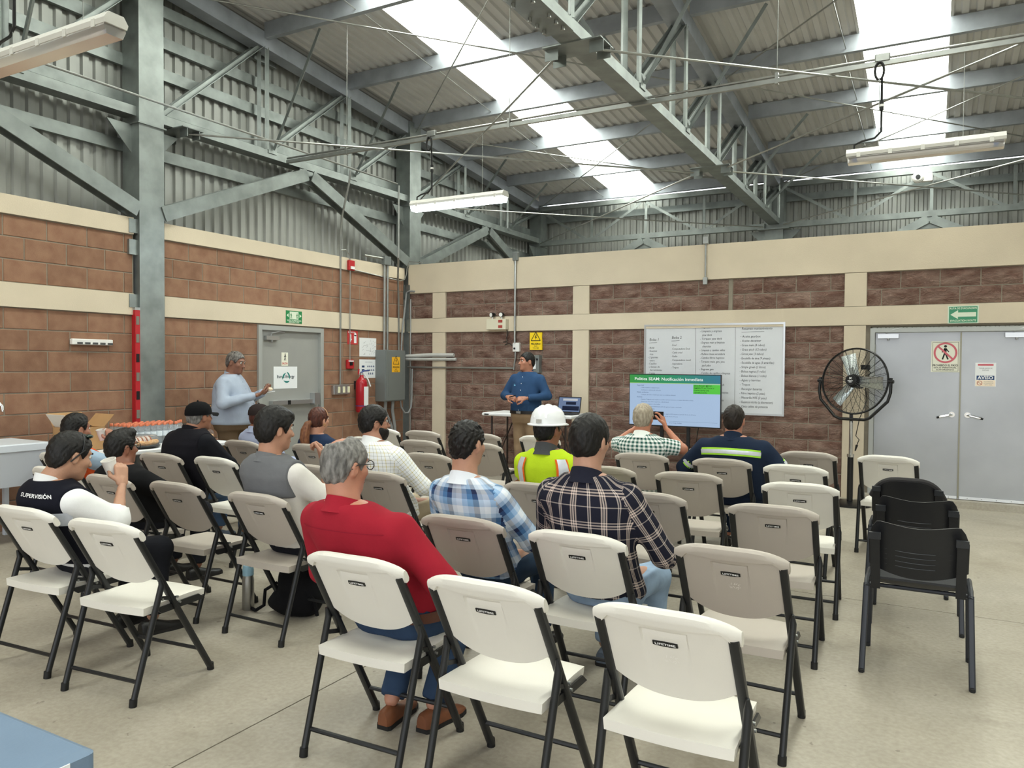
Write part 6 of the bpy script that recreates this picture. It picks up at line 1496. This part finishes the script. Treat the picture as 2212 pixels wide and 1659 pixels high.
MB().tube([p.hp(.088 * math.cos(a), .035 - .01 * math.sin(a), .035 + .09 * math.sin(a)) for a in np.linspace(.1, 3.04, 14)], .004, 6).build('headband', M('headband_tan', '#b98a63', .5), p.t, True, off=p.o0); MB().tube([p.hp(.086, -.005, -.045 + .0) + V(0, .012 * math.cos(a), .012 * math.sin(a)) for a in np.linspace(0, 6.28, 11)[:-1]], .002, 5, closed=True).build('earring', M('gold', '#d6b36a', .25, .9), p.t, True, off=p.o0)
# caps
def cap(p, mat, logo=None):
    b = MB(); n = 28; vs = []; pr = [(1.04, -.0), (1.05, .02), (1.02, .05), (.9, .085), (.62, .112), (.3, .124), (0.001, .128)]
    for r_, h_ in pr:
        for j in range(n): a = 2 * math.pi * j / n; vs.append(p.hp(.09 * r_ * math.cos(a), -.012 + .107 * r_ * math.sin(a), .022 + h_ * .86))
    b.add(vs, [(i * n + j, i * n + (j + 1) % n, (i + 1) * n + (j + 1) % n, (i + 1) * n + j) for i in range(len(pr) - 1) for j in range(n)]); c = b.build('cap', mat, p.t, True, off=p.o0)
    P_ = []
    for i in range(9):
        u = -1 + i / 4; P_.append([p.hp(.088 * u * (1 - .1 * v), .085 * math.sqrt(max(0, 1 - .5 * u * u)) + v * .085 * math.sqrt(max(0, 1 - .6 * u * u)), .034 - .012 * v - .02 * u * u) for v in np.linspace(0, 1, 5)])
    P_ = np.array(P_); b = MB(); b.grid(P_); b.grid(P_ - V(0, 0, .005), True); b.build('visor', mat, c, True, off=p.o0); MB().ball(p.hp(0, -.012, .134), .008, 8, 5).build('cap_button', mat, c, True, off=p.o0)
    return c
# 10 dark cap, pale blue shirt
PB = fabric('pale_blue_shirt', '#a7b0cc', .04)
p = person('person in a dark cap and pale blue shirt beside the food table', on('dark cap and pale blue shirt', .02), 0, neck=(.0, -.04, .95), head=(.0, .0, 1.05), hyaw=.1, hs=1.0, g=1.0, skinc='#8a5d48', shirt=PB, trousers=JEAN, shoes=BLACKSH, hair=REDH, hairline='full', collar=(PB, .03), sd=10)
c = cap(p, fabric('brown_cap', '#2e2625')); MB().tube([p.hp(.014 * math.cos(a), -.122 + .01, .052 + .016 * math.sin(a)) for a in np.linspace(0, 6.28, 13)[:-1]], .003, 5, closed=True).build('cap_buckle', ALU, c, True, off=p.o0)
# 11 black cap and vest
BV = fabric('black_vest', '#15141a', .1); BS = fabric('black_dotted_shirt', '#16171c', .1)
p = person('man in a black cap and puffy black vest leaning forward', on('black cap and vest', .05), 0, neck=(.02, .06, 1.03), head=(.03, .13, 1.115), hyaw=-.05, hpit=.05, hs=1.02, g=1.15, dg=1.15, hunch=.07, skinc='#a06f58', shirt=BS, sleeve=(1, .9), trousers=fabric('blue_jeans', '#4c627f', .15), shoes=CANVAS, hair=GREYH, hairline='short', vest=(BV, .5, 2.), collar=(BV, .04), arms={'r': ((.26, .24, .72), (.16, .44, .62)), 'l': ((-.26, .24, .72), (-.14, .44, .62))}, legs={'r': ((.2, .46, .5), (.16, .5, .1))}, sd=11)
c = cap(p, fabric('black_cap', '#0f0f11')); MB().tube([p.hp(.02 * k_, .098 - .012, .06 + .02 * abs(k_)) for k_ in np.linspace(-1.4, 1.4, 7)], .004, 5).build('cap_emblem', M('emblem_gold', '#e0a347', .5), c, True, off=p.o0)
# 12 black T-shirt and glasses
BT = fabric('black_tee', '#141416', .08)
p = person('man with slicked black hair and glasses in a black T-shirt', on('black T-shirt and glasses', -.1), 0, neck=(-.03, -.03, .895), head=(-.06, .0, .985), hyaw=-.05, hs=1.02, g=1.15, dg=1.15, hunch=.04, skinc='#8d5c47', shirt=BT, sleeve=(0, .9), trousers=DKTR, shoes=BLACKSH, hair=BLACKH, hairline='full+quiff', collar=None, arms={'r': ((.32, .16, .66), (.2, .4, .6))}, sd=12)
p.glasses()
# 13 supervision vest, drinking
SV = fabric('navy_vest', '#14151f', .08); WS2 = fabric('white_dress_shirt', '#e4e4e4', .03, .004, 14)
p = person('man with cropped hair in a navy supervision vest drinking from a cup', on('under the man in the supervision vest', -.03), -.06, neck=(.02, -.05, .96), head=(.05, .04, 1.065), hyaw=-.05, hpit=-.28, hs=1.05, g=1.15, dg=1.1, hunch=.03, skinc='#b78b72', shirt=WS2, sleeve=(1, .3), trousers=DKTR, shoes=BLACKSH, hair=BLACKH, hairline='short+mid', vest=(SV, .5, 2.), collar=(WS2, .045), neckr=.06,
           arms={'r': ((.28, .16, .73), (.16, .26, .9)), 'l': ((-.3, .14, .7), (-.14, .38, .6))}, hands=(((.155, .262, .905), (-.28, .12, .75), (-.7, .1, -.3), 1, .75, .8),), sd=13)
p.btext('back_lettering', 'SUPERVISIÓN', LOGOW, .885, .028, .026, .17, .35); p.band('reflective_band', M('prismatic_tape', '#c3c8d4', .25, .2, .08, 40), .73, .80, .026, -1.35, 1.35)
MB().tube([p.hp(.086 * math.cos(a), -.01 + .05 * math.sin(a) * 0 + .02, .04 + .088 * math.sin(a)) for a in np.linspace(-.1, 3.24, 15)], .004, 6).build('sunglasses_frame', BLACK_PL, p.t, True, off=p.o0)
for s_ in (-1, 1): MB().tube([p.hp(s_ * .087, .02, .045), p.hp(s_ * .089, -.01, .01), p.hp(s_ * .086, -.035, -.025)], .004, 6).build('sunglasses_temple', BLACK_PL, p.t, True, off=p.o0)
MB().ball(p.hp(.03, .045, .118), .03, 12, 6, (1, .7, .4)).build('sunglasses_lens', M('lens_green', '#26352f', .08), p.t, True, off=p.o0); MB().ball(p.hp(-.035, .045, .118), .03, 12, 6, (1, .7, .4)).build('sunglasses_lens', M('lens_green', '#26352f', .08), p.t, True, off=p.o0)
CUP = M('foam_cup', '#eceae4', .6)
def cup(label, wp, ax=(0, 0, 1)):
    t = thing('foam_cup', label, 'cup', tuple(wp)); MB().lathe([(.026, -.045), (.028, -.04), (.038, .045), (.0405, .046), (.0405, .05), (.0365, .05), (.034, .03), (.026, -.038)], wp, 24, ax).build('cup_wall', CUP, t, True); return t
def wpt(p, q): a = p.t.rotation_euler.z; return V(p.t.location.x + q[0] * math.cos(a) - q[1] * math.sin(a), p.t.location.y + q[0] * math.sin(a) + q[1] * math.cos(a), q[2])
cup('white foam cup at the lips of the man in the supervision vest', wpt(p, (.075, .245, .985)), (0, -.3, .95))
# 14 pale blue shirt drinking behind
LB = fabric('sky_shirt', '#9fb4c8', .05)
_i = len(CHAIR_POS); t = dup(_proto['w'], (1.3, -6.21, 0), 0, 'white folding chair under the man drinking beside the sink', 'folding chairs'); CHAIR_POS.append((1.3, -6.21, 0))
p = person('man with receding black hair in a sky blue shirt drinking from a cup', (1.27, -6.21), 0, neck=(.0, -.07, .905), head=(.02, -.03, 1.015), hyaw=-.05, hpit=-.12, hs=1.06, g=1.05, skinc='#a87560', shirt=LB, sleeve=(1, .6), trousers=DKTR, shoes=BLACKSH, hair=BLACKH, hairline='reced+mid', vest=(fabric('orange_vest', '#d8572a'), .5, .86), collar=(LB, .035), arms={'r': ((.25, .12, .72), (.13, .2, .9)), 'l': ((-.26, .1, .7), (-.1, .36, .6))}, hands=(((.125, .2, .9), (-.3, .1, .8), (-.8, .0, -.1), 1, .75, .8),), sd=14)
cup('white foam cup held by the man in the sky blue shirt', wpt(p, (.05, .17, .955)), (0, -.2, .97))
# 15 presenter
DN = fabric('denim_shirt', '#2b4566', .08, .003, 18)
p = person('presenter in a dark blue shirt and khaki trousers standing before the table', (2.86, -1.2), math.pi - .1, True, neck=(0, .0, 1.50), head=(.0, .02, 1.615), hyaw=-.55, hs=1.02, g=1.12, dg=1.05, belly=.035, hunch=.0, skinc='#a9745c', shirt=DN, sleeve=(1, .88), hem=.96, trousers=KHAKI, shoes=BROWNSH, hair=BLACKH, hairline='short', collar=(DN, .04), arms={'r': ((.33, .03, 1.17), (.13, .25, 1.16)), 'l': ((-.32, .02, 1.18), (-.13, .24, 1.15))},
           hands=(((.125, .255, 1.16), (-.85, .3, -.05), (-.2, -.6, -.5), -1, .75, .6), ((-.125, .245, 1.15), (.85, .3, -.1), (.2, -.6, -.5), 1, .8, .6)), sd=15)
p.band('belt', M('black_belt', '#1c1715', .45), .945, .985, .010); p.band('belt_buckle', ALU, .95, .98, .013, math.pi - .12, math.pi + .12, n=6)
for i in range(6):
    z = 1.42 - i * .085; c_ = p.T.surf(np.array(math.pi), np.array(z), .009); MB().ball(c_, .006, 8, 5, (1, .5, 1)).build('button', LOGOW, p.t, True, off=p.o0)
lg = MB()
for (x0, x1, z0, z1) in ((-.52, -.49, 1.30, 1.33), (-.48, -.36, 1.305, 1.318)): lg.add([p.T.surf(np.array(math.pi - a_ * 1.0), np.array(z_), .012) for a_, z_ in ((-x0, z0), (-x1, z0), (-x1, z1), (-x0, z1))], [(0, 1, 2, 3)])
lg.build('chest_logo', M('logo_sky', '#7fc0e0', .6), p.t, off=p.o0)
ck = thing('clicker', 'small black presentation clicker in the presenter hand', 'remote', tuple(wpt(p, (.0, .3, 1.17)))); cw = wpt(p, (.02, .31, 1.175)); MB().obox(cw, (.045, 0, .012), (0, .008, 0), (-.002, 0, .006)).build('shell', BLACK_PL, ck)
# 16 man by the door
GB = fabric('grey_blue_shirt', '#a3adbd', .05, .003, 16)
p = person('heavy grey haired man in a grey blue shirt eating beside the exit door', (.50, -3.98), -1.1, True, neck=(.0, .02, 1.46), head=(.0, .07, 1.575), hyaw=-.15, hpit=-.2, hs=1.04, g=1.3, dg=1.2, belly=.09, hunch=.02, skinc='#8a5f4c', shirt=GB, sleeve=(1, .9), hem=.88, trousers=fabric('brown_trousers', '#6d5a46'), shoes=BROWNSH, hair=SALT, hairline='short', collar=(GB, .04), arms={'r': ((.35, .06, 1.13), (.1, .36, 1.22)), 'l': ((-.34, .1, 1.15), (-.08, .37, 1.24))},
           hands=(((.095, .365, 1.222), (-.6, .5, .3), (-.2, -.3, .9), 1, .5, .6), ((-.075, .375, 1.242), (.6, .5, .3), (.2, -.3, .9), -1, .5, .6)), sd=16)
lg = MB(); lg.add([p.T.surf(np.array(math.pi + a_), np.array(z_), .014) for a_, z_ in ((.42, 1.28), (.62, 1.275), (.62, 1.287), (.42, 1.292))], [(0, 1, 2, 3)]); lg.build('chest_logo', NAVYP, p.t, off=p.o0)
for i in range(6):
    c_ = p.T.surf(np.array(math.pi), np.array(1.36 - i * .08), .01); MB().ball(c_, .0055, 8, 5).build('button', GB, p.t, True, off=p.o0)
bun = wpt(p, (0, .46, 1.28)); tag(MB().ball(bun, .034, 14, 8, (1, .9, .6)).build('bun', M('bun_pale', '#e3cdb2', .7), None, True), 'pale filled bun in the hands of the man by the door', 'food'); tag(MB().obox(bun + V(.02, .0, -.03), (.03, .01, .006), (-.01, .03, 0), (0, 0, .004)).build('napkin', PAPER), 'white napkin under the bun of the man by the door', 'napkin')
# backpack under the grey vest chair
bp = thing('backpack', 'slumped black backpack on the floor under the grey vest chair', 'bag', (4.0, -6.5, 0)); bc = V(4.02, -6.5, 0); BK = fabric('black_nylon', '#121214', .1, .004, 18)
def fbp(q):
    q = q - bc; D = ellf(q, (0, 0, .16), (.15, .1, .17)); D = smin(D, ellf(q, (-.06, -.03, .07), (.14, .1, .075)), .05); D = smin(D, ellf(q, (.08, .0, .1), (.1, .09, .1)), .05); return np.maximum(D + wrink(q, .006, 2., 40), .006 - q[:, 2])
P_, Q_ = surfnet(fbp, bc + V(-.25, -.2, -.01), bc + V(.25, .2, .36), .012, 1); P_ = P_ - V(4.0, -6.5, 0); link('bag_body', np_mesh('bag_body', P_, Q_), BK, bp)
MB().tube([bc + V(-.1, -.08, .2), bc + V(-.2, -.08, .14), bc + V(-.19, -.1, .05), bc + V(-.24, -.12, .015), bc + V(-.3, -.1, .012)], .011, 6).build('strap', BK, bp, True); MB().tube([bc + V(.1, -.06, .2), bc + V(.19, -.05, .12), bc + V(.2, -.04, .03)], .012, 6).build('strap', BK, bp, True); MB().tube([bc + V(-.02, 0, .325), bc + V(0, 0, .35), bc + V(.03, 0, .32)], .008, 6).build('handle', BK, bp, True)
